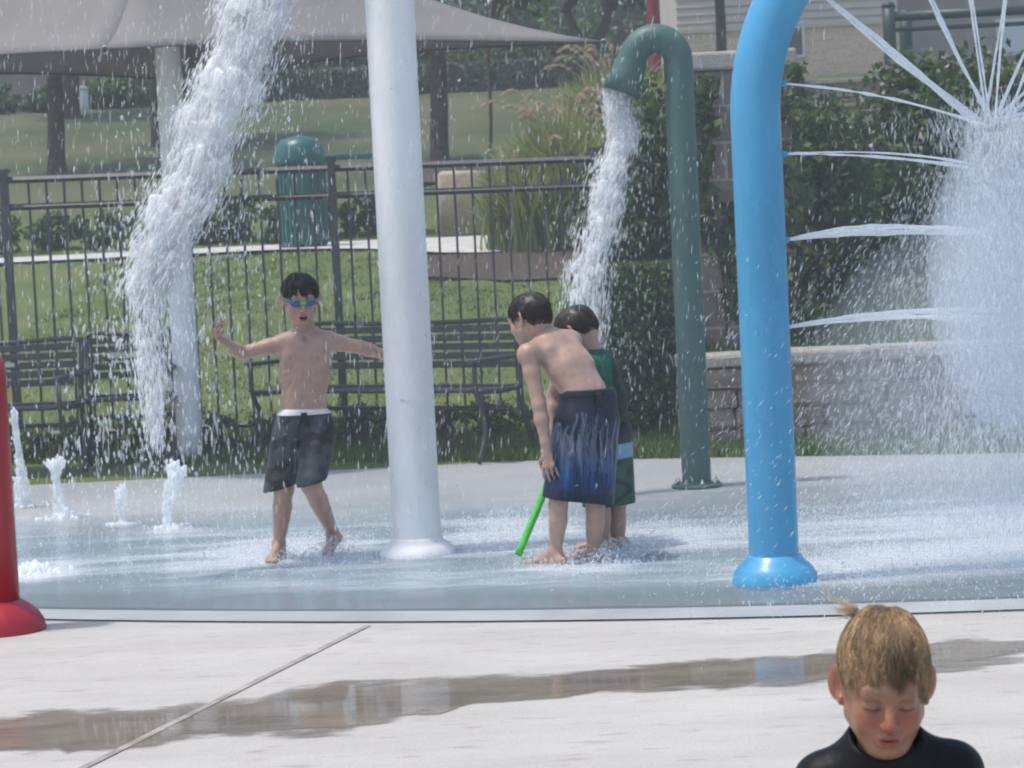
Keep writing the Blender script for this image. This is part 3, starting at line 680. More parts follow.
# ------------------------------------------------------------------ plants
leafm = mat('leaf', (.9, .9, .9), .55, .15, 3, spec=.35, attr=True)
_n = leafm.node_tree; _b = _n.nodes['Principled BSDF']; _t = _n.nodes.new('ShaderNodeBsdfTranslucent'); _m = _n.nodes.new('ShaderNodeMixShader'); _m.inputs[0].default_value = .4
_n.links.new(_b.inputs['Base Color'].links[0].from_socket, _t.inputs['Color']); _n.links.new(_b.outputs[0], _m.inputs[1]); _n.links.new(_t.outputs[0], _m.inputs[2]); _n.links.new(_m.outputs[0], _n.nodes['Material Output'].inputs[0])
woodm = mat('dark bark', (.045, .036, .030), .95, .0, 9, .9, 26, .1, col2=(.10, .082, .068))
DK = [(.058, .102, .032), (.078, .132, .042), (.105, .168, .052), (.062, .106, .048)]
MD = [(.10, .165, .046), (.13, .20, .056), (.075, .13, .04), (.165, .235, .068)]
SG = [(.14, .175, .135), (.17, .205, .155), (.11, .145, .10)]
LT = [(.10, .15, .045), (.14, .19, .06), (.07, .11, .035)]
def leaves(name, pos, size, cols, parent=None, **k):
    v, f = leafmesh(pos, size, **k)
    return obj(name, (v, f), leafm, parent, False, leafcol(len(pos), cols))
def stems(c, r, n=7, h=1.0):
    return join([tube(bez([A(c) + A([0, 0, -r[2]]) + A([x * .25, y * .25, 0]), A(c) + A([x * .6, y * .6, 0]), A(c) + A([x, y, r[2] * .6])], 7), np.linspace(.018, .006, 7), 6)
                 for x, y in zip(rng.uniform(-.6, .6, n) * r[0], rng.uniform(-.6, .6, n) * r[1])])
def shrub(name, label, cat, c, r, n, size, cols, group=None, boxy=False, k=24, spread=.35, extra=None):
    c = A(c, float); zb = c[2] - r[2]
    e = empty(name, (c[0], c[1], zb), label, cat, group)
    leaves('foliage', cloud(c, r, n, k, spread, box=boxy), size * rng.uniform(.6, 1.3, n), cols, e)
    obj('stem', stems(c, A(r) * .9), woodm, e)
    if extra: extra(e, c, A(r))
    return e
# tall evergreen behind the green pipe, boxy hedge in front of it
def T(px, d): return P(px, 200, d)[0]
x0 = T(590, 16.75); x1 = T(686, 16.75)
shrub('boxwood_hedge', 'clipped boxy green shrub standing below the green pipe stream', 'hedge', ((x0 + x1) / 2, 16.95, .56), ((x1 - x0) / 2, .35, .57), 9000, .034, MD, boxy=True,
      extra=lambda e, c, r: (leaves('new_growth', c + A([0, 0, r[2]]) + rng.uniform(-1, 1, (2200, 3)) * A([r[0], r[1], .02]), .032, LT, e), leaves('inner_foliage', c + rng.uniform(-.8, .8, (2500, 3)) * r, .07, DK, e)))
shrub('evergreen_shrub', 'tall dark glossy evergreen shrub behind the green bent pipe', 'shrub', (T(652, 18), 18.0, 1.2), ((T(712, 18) - T(596, 18)) / 2, .5, 1.25), 9000, .075, DK, k=40, spread=.42)
# creeper on the pillar
e = empty('creeper', (px0 + .3, 16.7, .5), 'dark green creeper hanging over the brown block pillar', 'creeper')
pts = []
def sheet(n, xa, xb, y, za, zb, th=.07):
    return np.stack([rng.uniform(xa, xb, n), y + rng.normal(size=n) * th, rng.uniform(za, zb, n)], 1)
pts += [sheet(420, px0 - .12, px0 + .14, 16.74, 1.95, 2.32), sheet(300, px0 - .1, px0 + .10, 16.72, 1.2, 2.0), sheet(160, px0 + .15, px0 + .3, 16.73, .75, 1.2, .05), sheet(260, px0 + .12, px0 + .3, 16.74, .9, 1.5, .05), sheet(800, px0 + .30, px0 + .72, 16.72, .62, 2.4)]
pts = np.concatenate(pts)
keep = np.sin(pts[:, 0] * 23 + 1) * np.sin(pts[:, 2] * 17) > -.55; pts = pts[keep]
leaves('foliage', pts, rng.uniform(.05, .10, len(pts)), DK + MD[:1], e, up=-.3)
obj('stem', join([tube(bez([(px0 + x, 16.785, .02), (px0 + x + .05, 16.785, .9), (px0 + x - .04, 16.785, 1.6), (px0 + x + .03, 16.785, 2.3)], 12), .008, 6) for x in (.1, .34, .52)]), woodm, e)
shrub('vine_shrub', 'dark tangled vine covered shrub beside the blue arch', 'shrub', (T(822, 18.2), 18.2, 1.32), (.42, .5, .92), 7000, .07, DK + MD[:1], k=36, spread=.4)
shrub('vine_shrub', 'broad dark shrub low on the bank between vine and flowering bush', 'shrub', (T(880, 19.2), 19.2, 1.25), (.5, .5, .6), 4500, .065, DK, k=26)
def blossoms(cols, n=260, s=.04):
    def f(e, c, r):
        d = rng.normal(size=(n, 3)); d /= np.linalg.norm(d, axis=1)[:, None]; d[:, 1] = -np.abs(d[:, 1])
        leaves('blossoms', c + d * r * rng.uniform(.8, 1.12, (n, 1)), s, cols, e, asp=.6)
    return f
shrub('flowering_bush', 'large rounded dark bush dotted with small pale pink blossoms', 'bush', (T(955, 21), 21, 1.85), (.92, .7, .78), 11000, .075, DK + MD[:2], k=46, spread=.38, extra=blossoms([(.55, .42, .42), (.6, .52, .5)]))
shrub('flowering_bush', 'flowering bush running out of the picture at the right edge', 'bush', (T(1045, 21.5), 21.5, 1.75), (.75, .7, .8), 6000, .075, DK + MD[:2], k=30, extra=blossoms([(.55, .42, .42), (.6, .52, .5)], 90))
shrub('clipped_hedge', 'silvery green clipped hedge beyond the vine covered shrub', 'hedge', (T(842, 25), 25, float(hz(3, 25)) + .42), (.55, .4, .36), 4200, .045, SG, boxy=True,
      extra=lambda e, c, r: leaves('inner_foliage', c + rng.uniform(-.8, .8, (900, 3)) * r, .09, SG, e))
# low flowering ground shrubs in front of the fence, one by one
for k, x in enumerate(np.arange(-3.75, 1.2, .30)):
    if x > .45 and x < .5: continue
    hh = rng.uniform(.11, .16); y = 17.13 + rng.uniform(-.05, .05)
    shrub('lavender', 'low dark green flowering clump under the fence', 'plant', (x, y, .04 + hh), (.20, .15, hh), 620, .036, MD + LT[:2], 'low flowering clumps planted along the fence', k=14,
          extra=lambda e, c, r: leaves('blossoms', c + rng.uniform(-1, 1, (26, 3)) * r * A([1, 1, .6]) + A([0, 0, r[2] * .7]), .02, [(.26, .15, .26), (.35, .22, .32)], e))
# dark bank of shrubs at the back of the path
for k, x in enumerate(np.arange(-7.2, -1.2, .62)):
    y = 33.9 + rng.uniform(-.2, .3); hh = rng.uniform(.27, .38)
    shrub('low_shrub', 'low dark green shrub in the bed behind the path', 'shrub', (x, y, float(hz(x, y)) + hh * .8), (.42, .4, hh), 900, .07, MD[:3] + DK, 'low shrubs in the bed behind the path', k=16)
# ornamental grass with feathery plumes
plumem = mat('plume', (.42, .34, .23), .85, .1, 6, attr=True)
def ograss(px, d, nb, hgt, spr, label, npl):
    c = A([T(px, d), d, float(hz(T(px, d), d)) - .03]); e = empty('ornamental_grass', c, label, 'grass', 'ornamental grass clumps by the path')
    n = nb; k = 6
    ph = rng.uniform(0, 2 * pi, n); lean = rng.uniform(.1, 1, n) ** .8 * spr; h = hgt * rng.uniform(.6, 1.1, n); base = rng.normal(size=(n, 2)) * .16
    t = np.linspace(0, 1, k); wd = .019 * (1 - t ** 2 * .95)
    cx = c[0] + base[:, :1] + np.cos(ph)[:, None] * lean[:, None] * t[None] ** 1.7
    cy = c[1] + base[:, 1:] + np.sin(ph)[:, None] * lean[:, None] * t[None] ** 1.7
    cz = c[2] + h[:, None] * (t[None] - .28 * (lean / spr)[:, None] * t[None] ** 3.2)
    q = rng.uniform(0, 2 * pi, n); ux, uy = np.cos(q)[:, None] * wd[None], np.sin(q)[:, None] * wd[None]
    v = np.stack([np.stack([cx - ux, cy - uy, cz], -1), np.stack([cx + ux, cy + uy, cz], -1)], 2).reshape(-1, 3)
    b_ = (np.arange(n) * 2 * k)[:, None] + (np.arange(k - 1) * 2)[None]; b_ = b_.ravel()
    f = np.stack([b_, b_ + 1, b_ + 3, b_ + 2], 1)
    cc = A([(.30, .37, .095), (.38, .42, .13), (.42, .40, .18), (.22, .30, .075)])[rng.integers(0, 4, n)] * rng.uniform(.75, 1.2, (n, 1))
    obj('blades', (v, f), leafm, e, False, np.repeat(cc, 2 * k, 0))
    P_, Q_ = [], []
    for i in range(npl):
        a = rng.uniform(0, 2 * pi); L_ = rng.uniform(.4, 1.15) * spr; hh = hgt * rng.uniform(.95, 1.18)
        st = bez([c, c + A([math.cos(a) * L_ * .35, math.sin(a) * L_ * .35, hh * .75]), c + A([math.cos(a) * L_ * .8, math.sin(a) * L_ * .8, hh]), c + A([math.cos(a) * L_ * 1.1, math.sin(a) * L_ * 1.1, hh * .98])], 16)
        ln = nrm(st[-1] - st[10]); m_ = 110
        ti = rng.uniform(9, 14.9, m_); b0 = A([st[int(x)] for x in ti]); P_.append(b0 + rng.normal(size=(m_, 3)) * .010); Q_.append(np.tile(ln, (m_, 1)) + rng.normal(size=(m_, 3)) * .35)
        if i == 0: stv = []
        stv.append(tube(st, .004, 4))
    obj('stem', join(stv), plumem, e, col=np.ones(3))
    pp, qq = np.concatenate(P_), np.concatenate(Q_)
    v, f = drops(pp, qq, rng.uniform(.03, .08, len(pp)), .006)
    obj('plumes', (v, f), plumem, e, False, np.repeat(rng.uniform(.7, 1.3, (len(pp), 1)) * A([[1, .97, .9]]), 6, 0))
ograss(566, 30.2, 6000, 1.55, .85, 'large feathery ornamental grass clump left of the green pipe', 40)
ograss(622, 31.5, 4500, 1.55, .8, 'ornamental grass clump half hidden by the pipe stream', 22)
ograss(528, 29.8, 3600, 1.15, .55, 'shorter green ornamental grass clump beside the sandstone blocks', 5)

# trees
def tree(name, label, base, hgt, r0, crown_c, crown_r, n, size, cols, fork=1, k=40, group=None, seed=0, lean=(0, 0)):
    rg = np.random.default_rng(seed + 50); base = A(base, float)
    e = empty(name, base, label, 'tree', group); parts = []
    top = base + A([lean[0], lean[1], hgt])
    mid = base * .5 + top * .5 + A([.05, 0, 0])
    if fork == 1:
        parts.append(tube(bez([base - A([0, 0, .1]), base + A([0, 0, .08]), base + A([0, 0, .35]), mid, top], 18), np.concatenate([[r0 * 1.7, r0 * 1.45, r0 * 1.2], np.linspace(r0 * 1.05, r0 * .75, 15)]), 14)); roots = [top]
    else:
        sp = base + A([0, 0, hgt * .45]); parts.append(tube(bez([base - A([0, 0, .1]), base + A([0, 0, .1]), sp], 8), np.linspace(r0 * 1.3, r0, 8), 12)); roots = []
        for s in (-1, 1):
            q = sp + A([s * hgt * .25, 0, hgt * .55]); parts.append(tube(bez([sp - A([0, 0, .1]), sp * .5 + q * .5 + A([s * .08, 0, 0]), q], 8), np.linspace(r0 * .75, r0 * .5, 8), 10)); roots.append(q)
    for i in range(9):
        q0 = roots[i % len(roots)]; q1 = A(crown_c) + rg.normal(size=3) * A(crown_r) * .4
        parts.append(tube(bez([q0 - A([0, 0, .25]), q0 * .5 + q1 * .5 + A([0, 0, .2]), q1], 8), np.linspace(r0 * .5, r0 * .1, 8), 8))
    obj('trunk', join(parts), woodm, e)
    leaves('crown', cloud(crown_c, crown_r, n, k, .34), size * rng.uniform(.6, 1.3, n), cols, e)
def gt(px, d): x = T(px, d); return (x, d, float(hz(x, d)))
b = gt(442, 44); tree('shade_tree', 'dark straight trunk of tree behind the white pole, crown above the canopy', b, 3.2, .17, (b[0], 44, b[2] + 5.0), (2.6, 2.2, 1.9), 9000, .16, DK + MD[:1], seed=1)
b = gt(597, 57); tree('shade_tree', 'small tree with forked dark trunk behind the ornamental grass', b, 2.1, .16, (T(640, 57), 57, b[2] + 3.4), (2.2, 1.8, 1.35), 9000, .15, DK + MD[:1], fork=2, seed=2)
b = gt(726, 52); tree('shade_tree', 'tree with thin dark trunk between green pipe and blue arch', b, 3.4, .12, (T(690, 52), 52, b[2] + 4.4), (1.5, 1.5, 1.9), 6500, .14, DK, seed=3)
b = gt(59, 46); tree('shade_tree', 'dark trunk under the canopy at the far left', b, 3.0, .17, (b[0], 46, b[2] + 5.0), (2.6, 2.2, 1.9), 5000, .2, DK + MD[:1], seed=4)
b = gt(161, 50); tree('shade_tree', 'dark trunk under the canopy just left of the pouring stream', b, 3.2, .13, (b[0], 50, b[2] + 5.0), (2.3, 2.0, 1.8), 4000, .2, DK + MD[:1], seed=5)
b = gt(77, 58); tree('shade_tree', 'second dark trunk farther back under the canopy at far left', b, 2.6, .2, (b[0], 58, b[2] + 4.6), (2.4, 2.0, 1.8), 4000, .22, DK, seed=6)
b = gt(486, 34); tree('sapling', 'thin leaning dark sapling stem beside the sandstone blocks', b, 2.6, .028, (b[0] + .5, 34, b[2] + 3.4), (.7, .6, .8), 900, .1, MD, seed=7, lean=(.12, 0))
# hedge line and bushes along the crest of the lawn
for k, px in enumerate(range(278, 640, 40)):
    d = 61; c = gt(px, d)
    shrub('sage_hedge', 'grey green clipped hedge along the crest of the lawn', 'hedge', (c[0], d, c[2] + .32), (.52, .5, .36), 1500, .11, SG, 'grey green hedge sections on the crest of the lawn', boxy=True)
for k, (px, d, rx, rz, cl) in enumerate([(-30, 66, 1.6, .55, DK), (62, 67, 1.0, .42, DK), (120, 64, .9, .5, MD), (330, 68, 1.6, 1.1, DK), (420, 69, 1.7, 1.2, DK), (505, 68, 1.5, 1.0, MD), (570, 70, 1.5, 1.15, DK), (250, 68, 1.4, .8, MD), (180, 68, 1.2, .5, DK)]):
    c = gt(px, d)
    shrub('crest_bush', 'dense green bush on the crest behind the lawn', 'bush', (c[0], d, c[2] + rz * .8), (rx, 1.0, rz), 2600, .17, cl, 'bushes on the crest behind the lawn', k=26)
for k, px in enumerate(range(-120, 780, 75)):
    d = 95 + (k % 3) * 4; c = gt(px, d); hh = rng.uniform(2.6, 3.6)
    b = (c[0], d, c[2]); tree('backdrop_tree', 'dense dark tree in the row far behind the lawn', b, 1.2, .22, (c[0], d, c[2] + hh), (2.5, 2.0, hh * .95), 3200, .34, DK + MD[:1], group='trees in the row far behind the lawn', seed=20 + k)

# ------------------------------------------------------------------ things by the path
binp = paint('bin green paint', (.012, .10, .092), .4)
c = A([T(302, 31.6), 31.6, float(hz(T(302, 31.6), 31.6)) + .04])
e = empty('litter_bin', c, 'dark teal green round litter bin with domed lid on the path', 'bin')
prof = [(.27, 0), (.295, .04), (.295, .98), (.27, 1.0)]
obj('drum', lathe(prof, c), binp, e)
sl = []
for k in range(28):
    a = 2 * pi * k / 28; v, f = bbox_((-.021, -.008, .05), (.021, .008, .97), .004)
    w = v.copy(); ca, sa = math.cos(a), math.sin(a); v[:, 0] = c[0] + ca * (.3 + w[:, 1]) - sa * w[:, 0]; v[:, 1] = c[1] + sa * (.3 + w[:, 1]) + ca * w[:, 0]; v[:, 2] = c[2] + w[:, 2]; sl.append((v, f))
obj('slats', join(sl), binp, e, False)
lid = obj('lid', lathe([(.315, .99), (.32, 1.03), (.31, 1.12), (.28, 1.22), (.22, 1.29), (.13, 1.32), (.02, 1.335)], c), binp, e)
obj('knob', lathe([(.012, 1.32), (.012, 1.37), (.022, 1.38), (.02, 1.40), (.005, 1.41)], c, 12), steel, lid)
blockst = mat('sandstone block', (.34, .26, .17), .9, .0, 4, .7, 18, .15, col2=(.46, .38, .28)); rg = np.random.default_rng(9)
def stone(px, d, w_, dp, h_, label, dz=0):
    x, y, z = gt(px, d); v, f = bbox_((x - w_ / 2, y - dp / 2, z - .05 + dz), (x + w_ / 2, y + dp / 2, z + h_ + dz), .05)
    o = obj('sandstone_block', (v + rg.normal(size=v.shape) * .012, f), blockst, None, True); return tag(o, label, 'boulder', 'sandstone blocks in the bed behind the path')
stone(463, 33.6, .62, .5, .80, 'tall pale sandstone block behind the path right of the white pole')
stone(512, 34.0, .42, .45, .95, 'narrow sandstone block behind the teal hoop')
o = stone(222, 34.3, .66, .4, .26, 'low reddish brown boulder in the bed left of the bin'); o.data.materials[0] = mat('red brown rock', (.14, .095, .075), .95, .2, 5, .7, 20)
x, y, z = gt(496, 33); e = empty('hoop', (x, y, z), 'teal green curved metal hoop standing beside sandstone blocks', 'hoop')
q0 = P(482, 160, 33)
obj('tube', tube(bez([P(483, 158, 33), P(493, 152, 33), P(501, 172, 33), P(503, 200, 33), P(497, 228, 33), P(495, 236, 33)], 30), .045, 12), binp, e)
obj('foot', lathe([(.08, 0), (.08, .03), (.05, .05)], (P(495, 236, 33)[0], 33, z)), binp, e)
x, y, z = gt(352, 34); e = empty('picnic_table', (x, y, z), 'teal picnic table partly hidden behind the white pole', 'table')
obj('tabletop', bbox_((x - .55, y - .35, z + 1.0), (x + .75, y + .35, z + 1.06), .01), binp, e, False)
for s in (-1, 1): obj('bench_board', bbox_((x - .55, y + s * .62 - .13, z + .52), (x + .75, y + s * .62 + .13, z + .57), .01), binp, e, False)
for sx in (-.35, .55): obj('leg', join([tube([(x + sx, y - .55, z), (x + sx, y + .2, z + 1.0)], .03, 8), tube([(x + sx, y + .55, z), (x + sx, y - .2, z + 1.0)], .03, 8), tube([(x + sx, y - .7, z + .5), (x + sx, y + .7, z + .5)], .025, 8)]), binp, e)
x, y, z = gt(89, 59); e = empty('utility_post', (x, y, z), 'short pale utility post on the lawn crest', 'post')
obj('post', tube([(x, y, z - .05), (x, y, z + .55)], .12, 14), colm, e); obj('cap', lathe([(.13, .55), (.13, .6), (.08, .64), (.01, .65)], (x, y, z)), colm, e)
# red pole behind the green pipe
x, y, z = gt(662, 40); e = empty('red_pole', (x, y, z), 'tall thin dark red pole rising behind the green bent pipe', 'pole')
obj('shaft', tube(up((x, y), z, z + 6, 8), np.linspace(.105, .09, 8), 16), mat('faded red paint', (.20, .022, .03), .45, .15, 4), e)
obj('base_plate', lathe([(.22, 0), (.22, .03), (.12, .05)], (x, y, z)), steel, e)

# ------------------------------------------------------------------ house and walls on the rise
brickm = blockmat('pale brick', (.60, .43, .30), (.70, .53, .38), (.60, .52, .42), .30, .10, ms=.012, bump=.3)
sidem = mat('grey beige siding', (.52, .46, .39), .75, .06, 2)
stonem = blockmat('sandstone wall', (.30, .20, .12), (.38, .30, .20), (.22, .17, .13), .75, .32, ms=.02)
trimm = mat('white trim', (.6, .6, .6), .6, .05); glassm = mat('window glass', (.03, .035, .04), .08, .1, spec=.6)
roofm = mat('grey shingles', (.13, .125, .12), .9, .3, 12, .4, 40)
d = 66; hx0 = T(684, d); hx1 = T(1085, d); hzb = float(hz(6, d)) - .15; zbr = P(830, 25, d)[2]; ztop_ = hzb + 5.2
e = empty('house', ((hx0 + hx1) / 2, d, hzb), 'pale brick house with beige lap siding on the rise at top right', 'house')
obj('brick_wall', box((hx0, d, hzb - .3), (hx0 + 5.6, d + 8, zbr)), brickm, e, False)
sd = []
nb = int((ztop_ - zbr) / .2)
for k in range(nb):
    z = zbr + k * .2; v, f = box((hx0 + .01, d + .02, z), (hx0 + 5.59, d + 7.98, z + .198)); v[[0, 1]] += A([0, -.035, 0]); sd.append((v, f))
obj('siding', join(sd), sidem, e, False)
obj('band_trim', box((hx0 - .02, d - .05, zbr - .04), (hx0 + 5.62, d - .003, zbr + .06)), sidem, e, False)
obj('wing_wall', box((hx0 + 5.62, d + 1.5, hzb - .3), (hx1 + 1.5, d + 8, ztop_ - 2.0)), mat('taupe wall', (.36, .31, .27), .85, .1, 3), e, False)
rv = A([[hx0 - .4, d - .5, ztop_], [hx0 + 6.0, d - .5, ztop_], [hx0 + 6.0, d + 8.5, ztop_], [hx0 - .4, d + 8.5, ztop_], [hx0 + 1, d + 4, ztop_ + 2.2], [hx0 + 4.6, d + 4, ztop_ + 2.2]])
obj('roof', (rv, [[0, 3, 2, 1], [0, 1, 5, 4], [1, 2, 5], [2, 3, 4, 5], [3, 0, 4]]), roofm, e, False)
zw = ztop_ - 2.0; rv = A([[hx0 + 5.6, d + .9, zw - .1], [hx1 + 1.7, d + .9, zw - .1], [hx1 + 1.7, d + 8, zw + 1.9], [hx0 + 5.6, d + 8, zw + 1.9]])
o = obj('wing_roof', (rv, [[0, 1, 2, 3]]), roofm, e, False); o.modifiers.new('t', 'SOLIDIFY').thickness = .15
wx = P(792, 40, d); w_ = obj('window', join([box((wx[0] - .32, d - .06, wx[2] - .45), (wx[0] - .25, d + .0, wx[2] + .45)), box((wx[0] + .25, d - .06, wx[2] - .45), (wx[0] + .32, d, wx[2] + .45)), box((wx[0] - .25, d - .06, wx[2] + .38), (wx[0] + .25, d, wx[2] + .45)), box((wx[0] - .25, d - .06, wx[2] - .45), (wx[0] + .25, d, wx[2] - .38))]), trimm, e, False)
obj('pane', box((wx[0] - .25, d - .03, wx[2] - .38), (wx[0] + .25, d - .004, wx[2] + .38)), glassm, w_, False)
wx = P(1012, 38, d + 1.5); w_ = obj('window', box((wx[0] - .42, d + 1.44, wx[2] - .45), (wx[0] + .62, d + 1.498, wx[2] + .5)), trimm, e, False)
obj('pane', box((wx[0] - .34, d + 1.42, wx[2] - .37), (wx[0] + .54, d + 1.438, wx[2] + .42)), mat('white blind', (.62, .64, .66), .5, .03), w_, False)
# stone terrace wall
xa, xb = T(778, 52), T(890, 52); za = P(840, 103, 52)[2]; zb_ = P(840, 80, 52)[2]
e = empty('terrace_wall', ((xa + xb) / 2, 52, za), 'orange tan sandstone terrace wall below the brick house', 'wall')
obj('stone_courses', bbox_((xa, 52, za - .8), (xb + 2.0, 52.4, zb_ - .06), .01), stonem, e, False); obj('cap', bbox_((xa - .05, 51.94, zb_ - .06), (xb + 2.0, 52.46, zb_ + .03), .01), capm, e, False)
# pale garden wall behind the trees
xa, xb = T(536, 78), T(690, 78); za = float(hz(3, 78)); zt = P(620, 62, 78)[2]
e = empty('garden_wall', ((xa + xb) / 2, 78, za), 'pale grey garden wall behind the forked tree', 'wall')
obj('panel', bbox_((xa, 78, za - .3), (xb, 78.3, zt), .01), mat('grey render', (.34, .36, .38), .85, .1, 2), e, False); obj('cap', bbox_((xa - .05, 77.95, zt), (xb + .05, 78.35, zt + .12), .01), capm, e, False)
xa, xb = T(-160, 76), T(118, 76); za = float(hz(-10, 76)); zt = P(20, 66, 76)[2]
e = empty('garden_wall', ((xa + xb) / 2, 76, za), 'brown garden wall under the canopy at far left', 'wall')
obj('panel', bbox_((xa, 76, za - .3), (xb, 76.3, zt + .3), .01), mat('brown block wall', (.20, .165, .14), .9, .15, 3), e, False); obj('cap', bbox_((xa - .05, 75.95, zt + .3), (xb + .05, 76.35, zt + .42), .01), capm, e, False)
# dark green pergola frame
pg = paint('pergola green', (.014, .04, .034), .45); d = 46
x1_, x2_ = T(896, d), T(917, d); zt = P(896, 7, d)[2]
e = empty('pergola', (x1_, d, float(hz(x1_, d))), 'dark green round post pergola frame in front of the house', 'pergola')
for x, zz in ((x1_, zt), (x2_, zt - .12), (x2_ + 3.2, zt - .12)):
    po = obj('post', tube(up((x, d if x == x1_ else d + .5), float(hz(x, d)) - .1, zz, 6), .115, 16), pg, e); obj('post_cap', lathe([(.12, 0), (.11, .06), (.06, .10), (.01, .11)], (x, d if x == x1_ else d + .5, zz), 16), pg, po)
obj('beam', tube([(x1_ + .05, d, zt - .17), (x2_ + 3.6, d + .5, zt - .12)], .085, 14), pg, e)
obj('beam', tube([(x1_ + .1, d, zt - .40), (x2_ + 3.5, d + .5, zt - .36)], .04, 10), pg, e)
# ------------------------------------------------------------------ people
skinm = mat('skin', (.95, .95, .95), .34, .11, 34, .22, 160, .5, attr=True, sss=.12)
hairm = mat('hair', (1, 1, 1), .46, .15, 30, spec=.6, attr=True)
clothm = mat('wet cloth', (1, 1, 1), .5, .18, 9, .5, 16, .4, attr=True)
lycram = mat('wet black rash shirt', (.006, .0065, .007), .5, .2, 14, .6, 11, .15)

def basis(face, upv=(0, 0, 1)):
    """local axes of a head: -Y looks along face"""
    y = -nrm(face); x = nrm(np.cross(y, upv)); z = np.cross(x, y)
    return np.stack([x, y, z], 1)
def headprims(M, c, s, mouth=False, neck=None, fine=False, wx=1.0, zl=1.0, zu=1.0):
    WX = A([wx, 1, 1])
    T_ = lambda *p: A(c) + M @ (A([p[0], p[1], p[2] * (zl if p[2] < 0 else zu)]) * WX * s)
    def E(p, r, k=.01, op='u', tilt=0):
        MM = M if not tilt else M @ A([[math.cos(tilt), -math.sin(tilt), 0], [math.sin(tilt), math.cos(tilt), 0], [0, 0, 1]])
        return el(T_(*p), A(r) * WX * s, k * s, op, MM)
    def C(a, b, ra, rb, k=.01, op='u'): return rc(T_(*a), T_(*b), ra * s, rb * s, k * s, op)
    q = [E((0, .014, .030), (.0735, .093, .077 * zu), .01), E((0, -.028, -.028), (.055, .058, .070), .035), E((0, -.062, -.090), (.020, .018, .015), .030),
         E((0, .03, -.03), (.060, .060, .05), .03)]
    for sx in (-1, 1):
        q += [E((sx * .032, -.058, -.034), (.024, .022, .025), .022), C((sx * .052, -.01, -.045), (sx * .022, -.055, -.085), .014, .012, .025)]
    q += [C((-.034, -.074, .020), (.034, -.074, .020), .011, .011, .022)]
    for sx in (-1, 1): q += [E((sx * .030, -.094, -.002), (.017, .012, .011), .013, 's')]
    for sx in (-1, 1): q += [E((sx * .0300, -.0725, -.002), (.0155, .0130, .0125), .004)]
    q += [C((0, -.082, .006), (0, -.100, -.030), .0065, .0105, .010)]
    for sx in (-1, 1): q += [E((sx * .0105, -.091, -.034), (.0075, .009, .007), .006)]
    if fine:
        for sx in (-1, 1): q += [E((sx * .0062, -.098, -.0405), (.0036, .005, .0030), .002, 's')]
    q += [E((0, -.080, -.060), (.024, .013, .015), .012)]
    if mouth: q += [E((0, -.094, -.064), (.017, .022, .012), .005, 's')]
    q += [C((-.016, -.0855, -.0580), (0, -.0915, -.0560), .0030, .0042, .006), C((.016, -.0855, -.0580), (0, -.0915, -.0560), .0030, .0042, .006),
          C((-.013, -.086, -.0690 - .010 * mouth), (.013, -.086, -.0690 - .010 * mouth), .0050, .0050, .007)]
    if not mouth: q += [E((0, -.098, -.0625), (.021, .010, .0016), .0025, 's')]
    for sx in (-1, 1):
        q += [E((sx * .0815, .016, .003), (.0062, .0205, .0315), .007, 'u', -sx * .80), E((sx * .0845, .008, .006), (.0050, .0085, .0165), .005, 's', -sx * .80), E((sx * .077, .006, -.024), (.006, .011, .010), .006)]
    if neck is not None: q += [rc(T_(0, .022, -.05), neck, (.0445 if fine else .046) * s, (.0445 if fine else .047) * s, .022)]
    return q
def mixc(col, w, to): w = np.clip(w, 0, 1)[:, None]; return col * (1 - w) + A(to) * w
